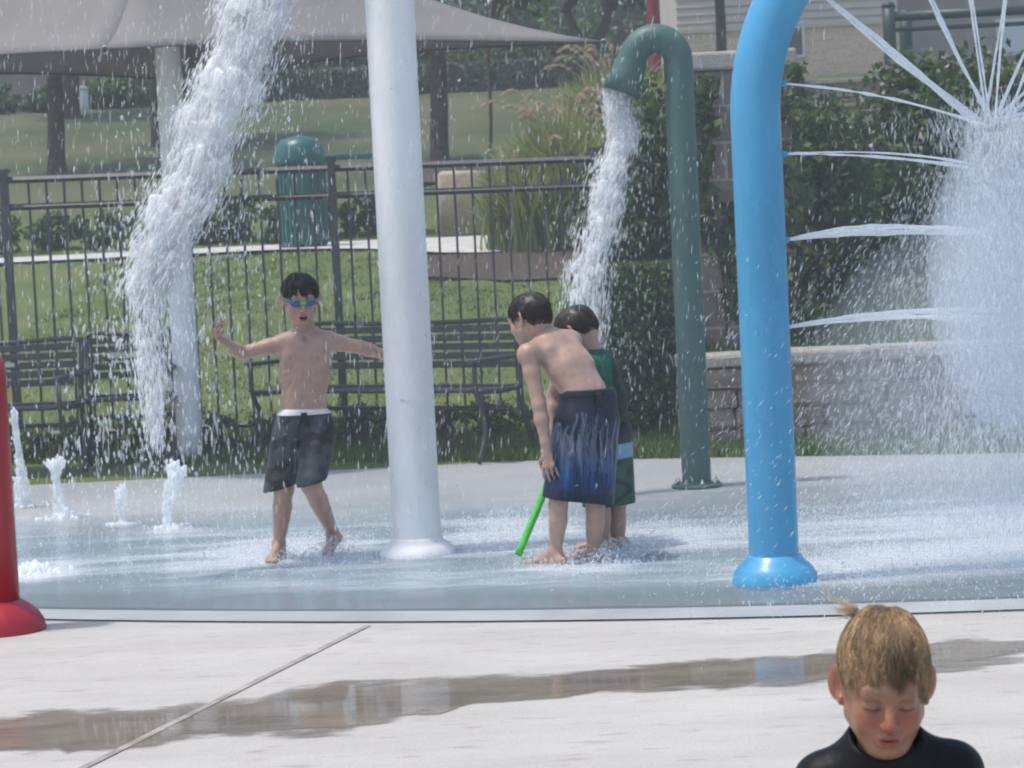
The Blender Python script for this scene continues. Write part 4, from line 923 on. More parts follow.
def facecol(V, M, c, s, skin, brow, mouth=False, flush=.6, wx=1.0, zl=1.0):
    L_ = (V - A(c)) @ M / s / A([wx, 1, 1]); x, y, z = L_.T; z = np.where(z < 0, z / zl, z); ax = np.abs(x)
    col = np.tile(A(skin), (len(V), 1)); fr = np.clip((-.045 - y) / .02, 0, 1)
    red = A(skin) * A([1.05, .62, .60])
    col = mixc(col, flush * fr * np.exp(-((ax - .038) ** 2 + (z + .030) ** 2) / (2 * .018 ** 2)), red)
    col = mixc(col, .8 * flush * fr * np.exp(-(x ** 2 / (2 * .011 ** 2) + (z + .030) ** 2 / (2 * .013 ** 2))), red)
    col = mixc(col, .55 * flush * fr * np.exp(-((ax - .030) ** 2 / (2 * .014 ** 2) + (z + .018) ** 2 / (2 * .006 ** 2))), A(skin) * A([.85, .5, .5]))
    col = mixc(col, .6 * np.clip((ax - .0745) / .004, 0, 1) * (np.abs(z + .0) < .045) * flush, red)
    lz = -.0635 - .004 * mouth; hl = .0095 + .006 * mouth
    lip = np.clip(1.25 - ((ax / .0185) ** 2 + ((z - lz) / hl) ** 2), 0, .3) / .3 * (y < -.078)
    col = mixc(col, .9 * lip, A(skin) * A([.85, .40, .42]))
    if mouth: col = mixc(col, ((ax / .0165) ** 2 + ((z + .064) / .0105) ** 2 < 1) * (y > -.088) * (y < -.05) * 1.0, (.16, .03, .03))
    else: col = mixc(col, .6 * np.exp(-((z + .0625) / .0014) ** 2) * (ax < .019) * (y < -.07), A(skin) * A([.3, .12, .12]))
    bz = .0205 + .0035 * np.cos((ax - .030) / .02 * 1.3)
    col = mixc(col, .55 * np.exp(-((z - bz) / .0034) ** 2) * np.clip((ax - .010) / .006, 0, 1) * np.clip((.052 - ax) / .01, 0, 1) * (y < -.04), brow)
    ez = -.0068 + .0022 * ((ax - .030) / .0145) ** 2
    col = mixc(col, .92 * np.exp(-((z - ez) / .0029) ** 2) * np.clip((.0165 - np.abs(ax - .030)) / .003, 0, 1) * (y < -.04), (.035, .022, .018))
    col = mixc(col, .45 * np.exp(-((z - .0095 + .2 * np.abs(ax - .03)) / .0016) ** 2) * (np.abs(ax - .030) < .016) * (y < -.04), A(skin) * A([.45, .3, .28]))
    return col
def hair(M, c, s, n, ln, cols, wid, seed, cap=.006, rise=.006, fringe=1.0, front=.048, clump=.55, topcol=None, mess=.18, wx=1.0, zu=1.0, dens=30):
    WX = A([wx, 1, 1])
    rg = np.random.default_rng(seed)
    C0 = A([0, .014, .030]); RR = A([.0735, .093, .077]) + .002
    d = rg.normal(size=(n * 5, 3)); d /= np.linalg.norm(d, axis=1)[:, None]; p = C0 + d * RR
    line = np.where(p[:, 1] < 0, .005 - p[:, 1] * (front - .005) / .09, .005 - .68 * p[:, 1])
    line = line + .35 * np.clip(np.abs(p[:, 0]) - .045, 0, .03) * (p[:, 1] < -.02)
    line = line + (p[:, 1] < -.03) * (.006 * np.sin(p[:, 0] * 95 + 2.6) + .004 * np.sin(p[:, 0] * 230))
    ok = (p[:, 2] > line + rg.normal(size=len(p)) * .003) & ~((np.abs(p[:, 0]) > .066) & (np.abs(p[:, 1] - .008) < .033) & (p[:, 2] < .036))
    p = p[ok][:n]; n = len(p); K = 8
    wh = A([.012, .055, .10]); base_d = rg.normal(size=(n, 3)) * mess
    L_ = ln * rg.uniform(.6, 1.15, n) * (.5 + .5 * np.clip((p[:, 1] + .085) / .08, 0, 1)) * (.45 + .55 * np.clip((p[:, 2] + .02) / .06, 0, 1)) * (1 + .34 * np.sin(p[:, 0] * 118 + .4) + .24 * np.sin(p[:, 0] * 263 + 2)); path = [p]; q = p.copy(); lev = rg.uniform(.3, 1.0, n)
    for k in range(1, K):
        fl = q - wh; fl[:, 2] -= .35 * np.abs(fl[:, 1]) ; fl[:, 2] -= .012
        nn = (q - C0) / RR ** 2; nn /= np.linalg.norm(nn, axis=1)[:, None]
        fl = fl / np.linalg.norm(fl, axis=1)[:, None] + base_d
        fl -= nn * (fl * nn).sum(1)[:, None]; fl /= np.linalg.norm(fl, axis=1)[:, None]
        q = q + fl * (L_ / (K - 1))[:, None]
        u = (q - C0) / RR; r_ = np.linalg.norm(u, axis=1)[:, None]
        tgt = 1 + (.03 + rise / .08 * math.sin(min(1, k / 4) * pi / 2) * lev + .16 * np.clip((.012 - q[:, 2]) / .04, 0, 1) * np.clip((q[:, 1] - .03) / .02, 0, 1))[:, None]
        q = C0 + (q - C0) / r_ * np.where(r_ < tgt, tgt, r_ * .6 + tgt * .4); path.append(q)
    Pt = np.stack(path, 1)
    ng = max(8, n // dens); g = rg.choice(n, ng, replace=False)
    dd = ((p[:, None] - p[g][None]) ** 2).sum(-1); gj = dd.argmin(1); gi = g[gj]
    w = (np.linspace(0, 1, K) ** 1.2 * clump)[None, :, None]
    Pt = Pt * (1 - w) + Pt[gi] * w
    Pt[:, :, 2] = C0[2] + (Pt[:, :, 2] - C0[2]) * zu + C0[2] * (zu - 1)
    WP = A(c) + (Pt * WX * s) @ M.T
    Td = np.gradient(WP, axis=1); Td /= np.linalg.norm(Td, axis=2)[:, :, None] + 1e-9
    u = np.cross(Td, rg.normal(size=(n, 1, 3))); u /= np.linalg.norm(u, axis=2)[:, :, None] + 1e-9; v = np.cross(Td, u)
    wd = (wid * np.linspace(1, .25, K))[None, :, None]
    ring = np.stack([WP + wd * (math.cos(a) * u + math.sin(a) * v) for a in (0, 2 * pi / 3, 4 * pi / 3)], 2)
    V = ring.reshape(-1, 3)
    i = (np.arange(n) * K * 3)[:, None, None] + (np.arange(K - 1) * 3)[None, :, None]
    j = np.arange(3)[None, None]; j2 = (j + 1) % 3
    f = np.stack([i + j, i + j2, i + 3 + j2, i + 3 + j], -1).reshape(-1, 4)
    cc = (A(cols)[rg.integers(0, len(cols), n)] * .4 + A(cols)[rg.integers(0, len(cols), ng)][gj] * .6) * rg.uniform(.8, 1.2, (n, 1)) * rg.uniform(.75, 1.25, (ng, 1))[gj]
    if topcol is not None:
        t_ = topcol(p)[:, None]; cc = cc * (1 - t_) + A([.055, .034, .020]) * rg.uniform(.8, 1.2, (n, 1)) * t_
    cc = np.repeat(cc, K * 3, 0)
    # scalp shell under the strands
    T_ = lambda *q_: A(c) + M @ (A([q_[0], q_[1], q_[2] * zu]) * WX * s)
    sh = [el(T_(*C0), (RR + cap) * A([1, 1, zu]) * WX * s, .005, 'u', M), pl(T_(0, 0, .012), M @ A([0, -.70, -1.0]), .012 * s)]
    sv, sf = solid(sh, .0045 * s if s * 634 < 500 else .004)
    m = A(cols).mean(0) * .75
    return joinq([(V, f), (sv, sf)]) + (np.concatenate([cc, np.tile(m, (len(sv), 1))]),)
def handprims(w, d, pn, th, L_=.135, curl=(.5, .5, .4), spread=.10, thumb=.6):
    """w wrist, d direction of the fingers, pn the way the palm faces, th the side of the thumb"""
    d = nrm(d); pn = nrm(A(pn, float) - d * (A(pn, float) @ d)); sd = nrm(np.cross(d, pn)); sd = sd if sd @ A(th, float) > 0 else -sd
    w = A(w, float); pw = .030 * L_ / .135; q = []
    k0 = w + d * L_ * .50
    q.append(rc(w - d * .03, w + d * .008, .0185, .0185, .01))
    q.append(rc(w + d * L_ * .12 + sd * .004, k0 - d * .008 + sd * pw * .45, .017, .015, .012, fd=pn, fs=.62)); q.append(rc(w + d * L_ * .12 - sd * .006, k0 - d * .012 - sd * pw * .5, .016, .014, .012, fd=pn, fs=.62))
    for i, (o, ln, r) in enumerate(((.98, .46, .0068), (.34, .51, .0070), (-.32, .47, .0067), (-.95, .37, .0058))):
        b = k0 + sd * pw * o - d * L_ * .02 * abs(i - 1.2); fd_ = nrm(d + sd * spread * o)
        a = 0; p = b - fd_ * .006
        for seg, cu in zip((.45, .31, .24), curl):
            a += cu * (1 + .06 * i); dv = fd_ * math.cos(a) + pn * math.sin(a); p2 = p + dv * L_ * ln * seg * 1.02
            q.append(rc(p, p2, r, r * .9, .0035)); p = p2; r *= .93
    tb = w + d * L_ * .14 + sd * pw * .75; t1 = tb + nrm(d * .55 + sd * .75 + pn * .35) * L_ * .24; t2 = t1 + nrm(d * .85 + sd * (.7 - thumb) + pn * .4) * L_ * .20; t3 = t2 + nrm(d * .9 + sd * (.3 - thumb) + pn * .45) * L_ * .15
    q += [rc(tb, t1, .0115, .0085, .008), rc(t1, t2, .0080, .0074, .003), rc(t2, t3, .0074, .0062, .003)]
    return q
def footprims(ank, heel, toe, up_=(0, 0, 1)):
    ank, heel, toe = A(ank, float), A(heel, float), A(toe, float); d = nrm(toe - heel); u = nrm(A(up_, float) - d * (A(up_, float) @ d)); sd = np.cross(d, u); L_ = np.linalg.norm(toe - heel)
    ball = toe - d * L_ * .26
    q = [rc(ank, heel + u * .004, .026, .022, .02), rc(heel, ball, .021, .017, .02), rc(ank + d * .012, ball + u * .006, .024, .015, .022),
         rc(ball - sd * .016, ball + sd * .018, .014, .014, .014)]
    for i, o in enumerate((-.024, -.011, .001, .012, .022)):
        b = ball + sd * o; q.append(rc(b + d * .006, b + d * (L_ * (.24 - .025 * i if True else 0)), .0095 if i == 0 else .007, .0085 if i == 0 else .006, .004))
    return q
def limb(*pts):
    """((point, radius), ...) -> chained round cones"""
    return [rc(a[0], b[0], a[1], b[1], .016) for a, b in zip(pts[:-1], pts[1:])]
def lerp(a, b, t): return A(a) * (1 - t) + A(b) * t
def arm_(sh, elb, wr, k=1.0, fore=.030):
    return limb((sh, .038 * k), (lerp(sh, elb, .35), .035 * k), (elb, .0285 * k)) + limb((elb, .0285 * k), (lerp(elb, wr, .3), fore * k), (lerp(elb, wr, .8), .0215 * k), (wr, .0195 * k))
def leg_(hip, kn, an, k=1.0, back=(0, 1, 0)):
    ca = lerp(kn, an, .32) + A(back) * .012
    return limb((hip, .066 * k), (lerp(hip, kn, .5), .057 * k), (kn, .043 * k)) + limb((kn, .043 * k), (lerp(kn, an, .5), .034 * k), (an, .0255 * k)) + [rc(lerp(kn, an, .08) + A(back) * .006, ca, .036 * k, .038 * k, .02), rc(ca, lerp(kn, an, .75), .038 * k, .026 * k, .02)]
def bodycol(V, skin, extra=None):
    n = rng.normal(size=(len(V), 1)) * .012
    c = np.tile(A(skin), (len(V), 1)) * (1 + n)
    return extra(V, c) if extra else c

# ---- boy with goggles
d = 11.6; skin = A([.44, .275, .205])
pt = lambda x, y, dd=0: P(x, y, d + dd)
pb = G(300, 560)
e = empty('person', (pb[0], pb[1], 0), 'boy in swim goggles and charcoal shorts skipping with arms spread beside the white pole', 'boy')
M = basis(A([.20, -1, -.16])); hs = 1.015; hc = pt(300.5, 299.5, -.03)
sR, eR, wR = pt(284, 343), pt(241, 353, -.04), pt(223, 341, -.12)
sL, eL, wL = pt(329, 341), pt(360, 347, .02), pt(388, 356, .13)
hR, kR, aR = pt(289, 430), pt(284, 488, -.06), pt(279, 545, .02)
hL, kL, aL = pt(319, 430), pt(311, 485, -.20), pt(333, 533, .10)
fy = A([0, 1.0, 0])
body = [rc(pt(297, 424), pt(312, 424), .072, .072, .02, fd=fy, fs=.95), rc(pt(304, 420), pt(304, 398), .104, .093, .03, fd=fy, fs=.66), rc(pt(304.5, 398), pt(304.5, 372), .093, .108, .03, fd=fy, fs=.66),
        rc(pt(304.5, 372), pt(305, 352), .110, .104, .03, fd=fy, fs=.66), rc(pt(291, 347), pt(320, 345), .056, .056, .035, fd=fy, fs=.9), rc(pt(288, 343), pt(322, 341), .034, .034, .03),
        rc(pt(305, 345, .015), pt(304, 322, .01), .058, .044, .03), rc(pt(305, 334, .015), sR, .030, .030, .03), rc(pt(305, 334, .015), sL, .030, .030, .03),
        el(sR, (.041,) * 3, .02), el(sL, (.041,) * 3, .02)]
for sx, X_ in ((-1, 293), (1, 316)): body.append(el(pt(X_, 358, -.052), (.045, .02, .035), .03))
body += [rc(pt(294, 342, -.045), pt(303, 344, -.05), .008, .006, .012), rc(pt(317, 341, -.045), pt(308, 344, -.05), .008, .006, .012)]   # collar bones
for sx in (-1, 1):
    for i in range(4): body.append(rc(pt(305 + sx * (6 + 2 * i), 366 + 5 * i, -.080 + .004 * i), pt(305 + sx * (21 - i), 371 + 6 * i, -.058 + .004 * i), .004, .004, .012, 's'))
    body.append(rc(pt(305 + sx * 4, 362, -.080), pt(305 + sx * 20, 365, -.070), .005, .004, .014, 's'))
body += [rc(pt(305, 352, -.078), pt(304, 392, -.076), .005, .004, .014, 's'), rc(pt(305, 338, -.05), pt(305, 340, -.055), .008, .008, .015, 's')]
body += [el(pt(303.5, 397, -.076), (.006, .01, .006), .006, 's')]
body += arm_(sR, eR, wR) + arm_(sL, eL, wL) + leg_(hR, kR, aR) + leg_(hL, kL, aL)
heelR = A([aR[0] + .005, aR[1] + .03, .022]); toeR = A([aR[0] - .035, aR[1] - .145, .018])
body += footprims(aR, heelR, toeR) + footprims(aL, pt(337, 538, .13), pt(325, 558, .02), (-.3, -1, -.2))
mb = [solid(body, .0062)]
mb.append(solid(handprims(wR, (-.42, -.6, .62), (.9, -.25, .2), (0, .2, 1), .135, (.75, .6, .4), .16, .2), .0028))
mb.append(solid(handprims(wL, (.9, .3, -.2), (0, -1, -.1), (0, 0, 1), .13, (.25, .3, .2)), .0030))
hv = solid(headprims(M, hc, hs, True, pt(304, 336, .01)), .0030)
def nip(V, c):
    for q in (pt(290, 358, -.07), pt(318, 358, -.07)): c = mixc(c, .8 * np.exp(-(((V[:, 0] - q[0]) ** 2 + (V[:, 2] - q[2]) ** 2) / .0075 ** 2)) * (V[:, 1] < q[1] + .03), (.27, .12, .09))
    q = pt(303.5, 397); c = mixc(c, .6 * np.exp(-(((V[:, 0] - q[0]) ** 2 + (V[:, 2] - q[2]) ** 2) / .006 ** 2)) * (V[:, 1] < q[1]), (.2, .1, .07))
    return c
cols = [bodycol(mb[0][0], skin, nip), bodycol(mb[1][0], skin), bodycol(mb[2][0], skin), facecol(hv[0], M, hc, hs, skin, (.05, .03, .02), True, .35)]
bo = obj('body', joinq(mb + [hv]), skinm, e, col=np.concatenate(cols))
hq = hair(M, hc, hs, 3000, .045, [(.012, .009, .008), (.02, .015, .012), (.03, .022, .018)], .0013, 5, front=.042, rise=.009, mess=.10, clump=.4)
obj('hair', hq[:2], hairm, e, col=hq[2])
gm = mat('goggle frame blue', (.015, .10, .42), .3, .1, 8); gg = mat('goggle bright green', (.12, .55, .08), .35, .1, 8); gl = mat('goggle lens', (.012, .05, .20), .06, .1, 8, spec=.8)
T_ = lambda *p: hc + M @ A(p)
th = np.linspace(0, 2 * pi, 40)
go = obj('goggles', tube([T_(.0785 * math.cos(t), .012 + .0985 * math.sin(t), .000 + .012 * (math.sin(t) + 1)) for t in th], .0052, 6, False), gm, e)
obj('strap_edge', tube([T_(.0800 * math.cos(t), .012 + .100 * math.sin(t), .004 + .012 * (math.sin(t) + 1)) for t in th], .0026, 6, False), gg, go)
obj('nose_bridge', tube([T_(-.014, -.094, 0), T_(0, -.099, .002), T_(.014, -.094, 0)], .0055, 8), gg, go)
for sx in (-1, 1):
    obj('eye_cup', solid([el(T_(sx * .031, -.083, -.001), (.0255, .0150, .0190), .003, 'u', M)], .0022), gl, go)
    obj('lens', solid([el(T_(sx * .031, -.093, -.001), (.0215, .0085, .0155), .003, 'u', M)], .0020), gl, go)
    obj('lens_rim', tube([T_(sx * .031 + .0195 * math.cos(t), -.0945 + .1 * max(0, abs(sx * .031 + .0195 * math.cos(t)) - .031), -.001 + .0165 * math.sin(t)) for t in th], .0012, 6, False), gg, go)
# charcoal shorts
def camo(V, base, alt, sc, thr=.1):
    w = np.sin(V[:, 0] * sc + 2 * np.sin(V[:, 2] * sc * .7)) * np.sin(V[:, 2] * sc * .8 + 1.3 * np.sin(V[:, 0] * sc * 1.3)) + .5 * np.sin(V[:, 1] * sc * 2 + V[:, 2] * sc * 2)
    return mixc(np.tile(A(base), (len(V), 1)), np.clip((w - thr) / .25, 0, 1), alt)
sp_ = [el(pt(304, 420), (.128, .092, .075), .03), rc(pt(290, 432), pt(280, 492, -.05), .080, .076, .018), rc(pt(319, 432), pt(311, 482, -.20), .080, .066, .018)]
folds = [rc(pt(x0_, y0_, -.085), pt(x1_, y1_, -.095), .006, .004, .012) for x0_, y0_, x1_, y1_ in ((285, 436, 276, 470), (297, 440, 296, 476), (272, 480, 295, 474), (318, 446, 306, 468))]
V_, f_ = shell(sp_ + folds, [(pt(304, 413), (0, 0, 1)), (pt(297, 483, -.04), (.22, .05, -1))], .0055)
cc = camo(V_, (.022, .024, .026), (.062, .066, .070), 26, .0)
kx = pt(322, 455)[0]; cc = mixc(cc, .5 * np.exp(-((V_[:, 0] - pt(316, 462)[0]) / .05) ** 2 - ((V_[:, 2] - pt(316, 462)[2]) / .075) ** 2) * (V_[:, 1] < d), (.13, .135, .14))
sho = obj('shorts', (V_, f_), clothm, e, col=cc)
wb_ = [el(pt(304, 420), (.131, .095, .079), .03)]
obj('waistband', shell(wb_, [(pt(304, 408.5), (.03, 0, 1)), (pt(304, 414), (0, 0, -1))], .004, .010), mat('white waistband', (.62, .64, .63), .7, .05), e)
obj('drawstring', join([tube(bez([pt(303, 414, -.10), pt(301, 419, -.104), pt(299, 428, -.106)], 6), .004, 6), tube(bez([pt(304, 414, -.10), pt(306, 418, -.104), pt(305, 426, -.106)], 6), .004, 6), bbox_(tuple(pt(301, 418, -.108)), tuple(pt(307, 412.5, -.098)), .002)]), mat('black cord', (.012, .012, .013), .7), sho)

# ---- bending boy, back to us
d = 11.0; skin = A([.48, .305, .235])
pb = G(575, 566)
e = empty('person', (pb[0], pb[1], 0), 'shirtless boy bending forward in long navy shorts with blue flame pattern', 'boy')
ax_ = nrm(pt(545, 335, .1) - pt(588, 402)); fw = nrm(A([-.72, .62, -.25])); fw = nrm(fw - ax_ * (fw @ ax_)); sdv = np.cross(ax_, fw)
sh1, el1, wr1 = pt(528, 354, -.03), pt(539, 405, -.07), pt(547.5, 452, -.09)
sh2 = pt(571, 341, .17); el2, wr2 = pt(553, 395, .28), pt(552, 440, .22)
h1, k1, a1 = pt(570, 428, -.02), pt(558, 505, -.04), pt(556, 552, -.01)
h2, k2, a2 = pt(603, 428, .03), pt(595, 508, .02), pt(593, 556, .05)
body = [rc(pt(577, 420), pt(598, 420, .02), .074, .074, .03), rc(pt(588, 412), pt(585, 392, .01), .106, .100, .03, fd=fw, fs=.72), rc(pt(585, 394, .01), pt(570, 368, .05), .100, .112, .04, fd=fw, fs=.72),
        rc(pt(570, 368, .05), pt(556, 351, .09), .113, .100, .04, fd=fw, fs=.70), rc(pt(538, 353, .02), pt(567, 342, .13), .050, .050, .04), rc(pt(552, 345, .08), pt(534, 322, .12), .058, .043, .035),
        el(sh1, (.043,) * 3, .03), el(sh2, (.043,) * 3, .03), rc(pt(550, 340, .09), sh1, .032, .034, .03), rc(pt(550, 340, .09), sh2, .032, .034, .03),
        rc(pt(548, 352, -.005), pt(556, 372, -.02), .030, .016, .03), rc(pt(572, 345, .085), pt(590, 362, .04), .026, .016, .03)]
q0, q1, q2 = pt(556, 345, .085) - fw * .085, pt(571, 362, .05) - fw * .088, pt(587, 390, .01) - fw * .080
body += [rc(q0, q1, .006, .007, .022, 's'), rc(q1, q2, .007, .008, .024, 's')]
body += arm_(sh1, el1, wr1, 1.0) + arm_(sh2, el2, wr2) + leg_(h1, k1, a1, .88, (.4, -.9, 0)) + leg_(h2, k2, a2, .88, (.4, -.9, 0))
for a in (a1, a2): body += footprims(a, A([a[0] + .02, a[1] - .025, .022]), A([a[0] - .115, a[1] + .09, .016]))
M = basis(A([-.74, .55, -.26])); hc = pt(529, 319, .12); hs = .97
mb = [solid(body, .0062), solid(handprims(wr1, (.05, -.05, -1), (.5, .85, 0), (-1, .6, 0), .135, (.15, .2, .15), .12), .0028), solid(handprims(wr2, (-.1, -.1, -1), (.3, -.9, 0), (-1, 0, 0), .13, (.4, .5, .4)), .0030)]
hv = solid(headprims(M, hc, hs, False, pt(548, 340, .10)), .0030)
cols = [bodycol(m_[0], skin) for m_ in mb] + [facecol(hv[0], M, hc, hs, skin, (.05, .03, .02), False, .5)]
obj('body', joinq(mb + [hv]), skinm, e, col=np.concatenate(cols))
hq = hair(M, hc, hs, 3200, .040, [(.020, .015, .014), (.03, .024, .02), (.042, .032, .026)], .0013, 6, front=.05, rise=.007, clump=.4)
obj('hair', hq[:2], hairm, e, col=hq[2])
sp_ = [rc(pt(588, 412), pt(586, 388, .01), .116, .112, .03, fd=fw, fs=.78), rc(pt(580, 398), pt(597, 398, .01), .086, .086, .02), el(pt(588, 415), (.112, .10, .085), .04), rc(pt(575, 425), pt(563, 512, -.02), .094, .098, .05), rc(pt(597, 425, .03), pt(590, 516, .02), .094, .100, .05)]
fold = [rc(pt(x0_, y0_, -.10), pt(x1_, y1_, -.115), .007, .004, .014) for x0_, y0_, x1_, y1_ in ((560, 425, 553, 480), (580, 430, 583, 500), (600, 420, 604, 495), (570, 455, 567, 495))]
V_, f_ = shell(sp_ + fold, [(pt(588, 391), (.0, 0, 1)), (pt(575, 500), (-.18, 0, -1))], .0050)
zt_, zb_ = pt(588, 391)[2], pt(575, 500)[2]
v = (V_[:, 2] - zb_ + .18 * (V_[:, 0] - pt(575, 500)[0])) / (zt_ - zb_); th = (V_[:, 0] - pt(580, 450)[0]) * 24 + (V_[:, 1] - d) * 17
fl = np.zeros(len(V_)); fb = np.zeros(len(V_))
rg = np.random.default_rng(4)
for i in range(110):   # flame tongues licking up from the hem
    t0 = rg.uniform(-6.9, 6.9); hgt = rg.uniform(.40, .80); v0 = rg.uniform(.05, .40); wv = rg.uniform(.10, .22); ph = rg.uniform(0, 6)
    u = (v - v0) / (hgt - v0 + .06); cx_ = t0 + .22 * np.sin(u * 5 + ph) * (u + .3); w_ = wv * np.sqrt(np.clip(u, 0, 1)) * np.clip(1 - u, 0, 1) * 1.3
    dd_ = np.abs(th - cx_); ins = np.exp(-((dd_ - w_) / .045) ** 2) * (u > 0) * (u < 1); fl = np.maximum(fl, ins); fb = np.maximum(fb, (dd_ < w_ * .8) * (u > 0) * (u < 1) * .35)
navy = A([.014, .019, .040]); topc = A([.125, .15, .22]); lowc = A([.018, .075, .24])
tt = np.clip((v - .18) / .32, 0, 1)[:, None]; fc = lowc * (1 - tt) + topc * tt
cc = np.tile(navy, (len(V_), 1)); cc = mixc(cc, .55 * np.clip((.62 - v) / .3, 0, 1) * np.clip((v - .07) / .05, 0, 1), (.018, .050, .125)); wv = np.clip(fl + fb, 0, 1)[:, None] * np.clip((v - .08) / .05, 0, 1)[:, None]; cc = cc * (1 - wv) + fc * wv
sho = obj('shorts', (V_, f_), clothm, e, col=cc)
obj('waistband', shell([rc(pt(588, 412), pt(586, 384, .01), .119, .115, .03, fd=fw, fs=.79), rc(pt(580, 398), pt(597, 398, .01), .085, .085, .02)], [(pt(588, 388.5), (0, 0, 1)), (pt(588, 395), (0, 0, -1))], .0045, .012), mat('navy waistband', (.016, .018, .026), .7, .2, 60), e)
obj('tie', join([tube(bez([pt(597, 393, -.095), pt(598, 399, -.10), pt(597, 408, -.108)], 6), .005, 6), tube(bez([pt(599, 393, -.095), pt(601, 398, -.10), pt(601, 405, -.106)], 6), .005, 6)]), mat('black tie', (.008, .008, .01), .7), sho)

# ---- boy behind him in a green shirt, holding a noodle
d = 11.42; skin = A([.44, .275, .205]); pb = G(612, 556)
e = empty('person', (pb[0], pb[1], 0), 'boy in green swim shirt half hidden behind the bending boy', 'boy')
M = basis(A([-.76, .34, -.58])); hc = pt(576, 332.5, .0); hs = .99; nk = pt(596, 356, 0)
sh1, el1, wr1 = pt(590, 368, -.12), pt(578, 405, -.16), pt(566, 437, -.05); sh2 = pt(597, 366, .12); el2, wr2 = pt(578, 402, .16), pt(566, 431, .04)
h1, k1, a1 = pt(600, 440, -.05), pt(601, 503, -.06), pt(602, 547, -.02); h2, k2, a2 = pt(614, 440, .05), pt(616, 503, .03), pt(618, 549, .02)
body = [rc(pt(606, 432), pt(604, 400), .090, .088, .03), rc(pt(604, 400), pt(596, 370), .088, .092, .03), rc(sh1, sh2, .04, .04, .03), rc(pt(597, 368), pt(588, 346), .052, .042, .03)]
body += arm_(sh1, el1, wr1) + arm_(sh2, el2, wr2) + leg_(h1, k1, a1) + leg_(h2, k2, a2)
for a in (a1, a2): body += footprims(a, A([a[0] + .03, a[1] - .01, .022]), A([a[0] - .14, a[1] + .04, .016]))
nz0, nz1 = P(519, 553, 11.2), P(566, 432, 11.42); nd = nrm(nz1 - nz0); nz0 = nz0 - nd * (nz0[2] - .03) / nd[2]
mb = [solid(body, .0065), solid(handprims(wr1, (-.8, .35, -.5), (-.3, .3, .8), (0, .3, 1), .13, (1.0, 1.0, .6)), .003), solid(handprims(wr2, (-.8, -.35, -.5), (-.3, -.3, .8), (0, -.3, 1), .13, (1.0, 1.0, .6)), .003)]
hv = solid(headprims(M, hc, hs, False, pt(596, 358)), .0032)
obj('body', joinq(mb + [hv]), skinm, e, col=np.concatenate([bodycol(m_[0], skin) for m_ in mb] + [facecol(hv[0], M, hc, hs, skin, (.05, .03, .02), False, .6)]))
hq = hair(M, hc, hs, 3000, .042, [(.03, .022, .018), (.045, .034, .027), (.06, .046, .037)], .0013, 8, front=.05, rise=.007, clump=.4)
obj('hair', hq[:2], hairm, e, col=hq[2])
V_, f_ = shell([rc(pt(606, 425), pt(604, 400), .100, .098, .03), rc(pt(604, 400), pt(596, 372), .098, .102, .03), rc(sh1, sh2, .050, .050, .03), rc(pt(597, 368), pt(590, 351), .062, .056, .02), rc(sh1, lerp(sh1, el1, .6), .050, .046, .02), rc(sh2, lerp(sh2, el2, .6), .050, .046, .02)],
               [(pt(589.5, 348), nrm(pt(588, 346) - pt(597, 368))), (pt(604, 424), (0, 0, -1))], .006)
cc = np.tile(A([.012, .105, .055]), (len(V_), 1)); cc = mixc(cc, (V_[:, 0] > pt(612.5, 390)[0]) * .9, (.012, .014, .016))
obj('swim_shirt', (V_, f_), clothm, e, col=cc)
V_, f_ = shell([el(pt(608, 428), (.098, .098, .08), .03), rc(pt(602, 438, -.04), pt(602, 508, -.05), .085, .088, .05), rc(pt(613, 438, .04), pt(616, 508, .02), .085, .088, .05)], [(pt(606, 415), (0, 0, 1)), (pt(610, 504), (0, 0, -1))], .006)
v = V_[:, 2]; cc = np.tile(A([.012, .016, .028]), (len(V_), 1)); z0 = pt(617, 458)[2]; z1 = pt(617, 443)[2]
cc[v < z0] = (.018, .075, .050); cc = mixc(cc, (v < z0) * np.clip(np.sin(V_[:, 0] * 60 + 3 * np.sin(v * 40)) * 2 - .6, 0, 1), (.012, .02, .022)); cc[(v >= z0) & (v <= z1)] = (.20, .30, .42)
obj('shorts', (V_, f_), clothm, e, col=cc)
tag(obj('foam_noodle', tube(bez([nz0, lerp(nz0, nz1, .5) + A([.01, 0, .01]), nz1 + nd * .10], 16), .0165, 16), mat('lime foam', (.09, .52, .085), .7, .08, 40, .3, 120)), 'bright green foam noodle slanting into the water beside the bending boy', 'foam noodle')

# ---- boy in the foreground
d = 4.1; skin = A([.315, .150, .086])
nb_ = pt(884, 734, .03); base = A([nb_[0], d + .05, 0.008])
e = empty('person', base, 'blond boy in black rash shirt looking down in the foreground', 'boy')
M = basis(A([-.04, -1, -.19]), (.045, 0, 1)); hs = .985; wxf = .90; hc = pt(884, 688, .0)
sh1, sh2 = pt(825, 783, .05), pt(952, 772, .04); el1, el2 = A([sh1[0] - .035, d + .03, .44]), A([sh2[0] + .04, d + .02, .43]); wr1, wr2 = A([sh1[0] + .02, d - .09, .31]), A([sh2[0] - .02, d - .09, .31])
pv = A([nb_[0], d + .10, .32]); k1, k2 = A([nb_[0] - .085, d - .08, .065]), A([nb_[0] + .085, d - .08, .065]); a1, a2 = A([nb_[0] - .075, d + .22, .045]), A([nb_[0] + .075, d + .22, .045])
ch = pt(887, 828, .05)
body = [rc(pv, ch, .095, .105, .03, fd=fy, fs=.7), rc(sh1, sh2, .034, .034, .03), rc(ch, nb_, .06, .043, .03)] + arm_(sh1, el1, wr1, .92) + arm_(sh2, el2, wr2, .92)
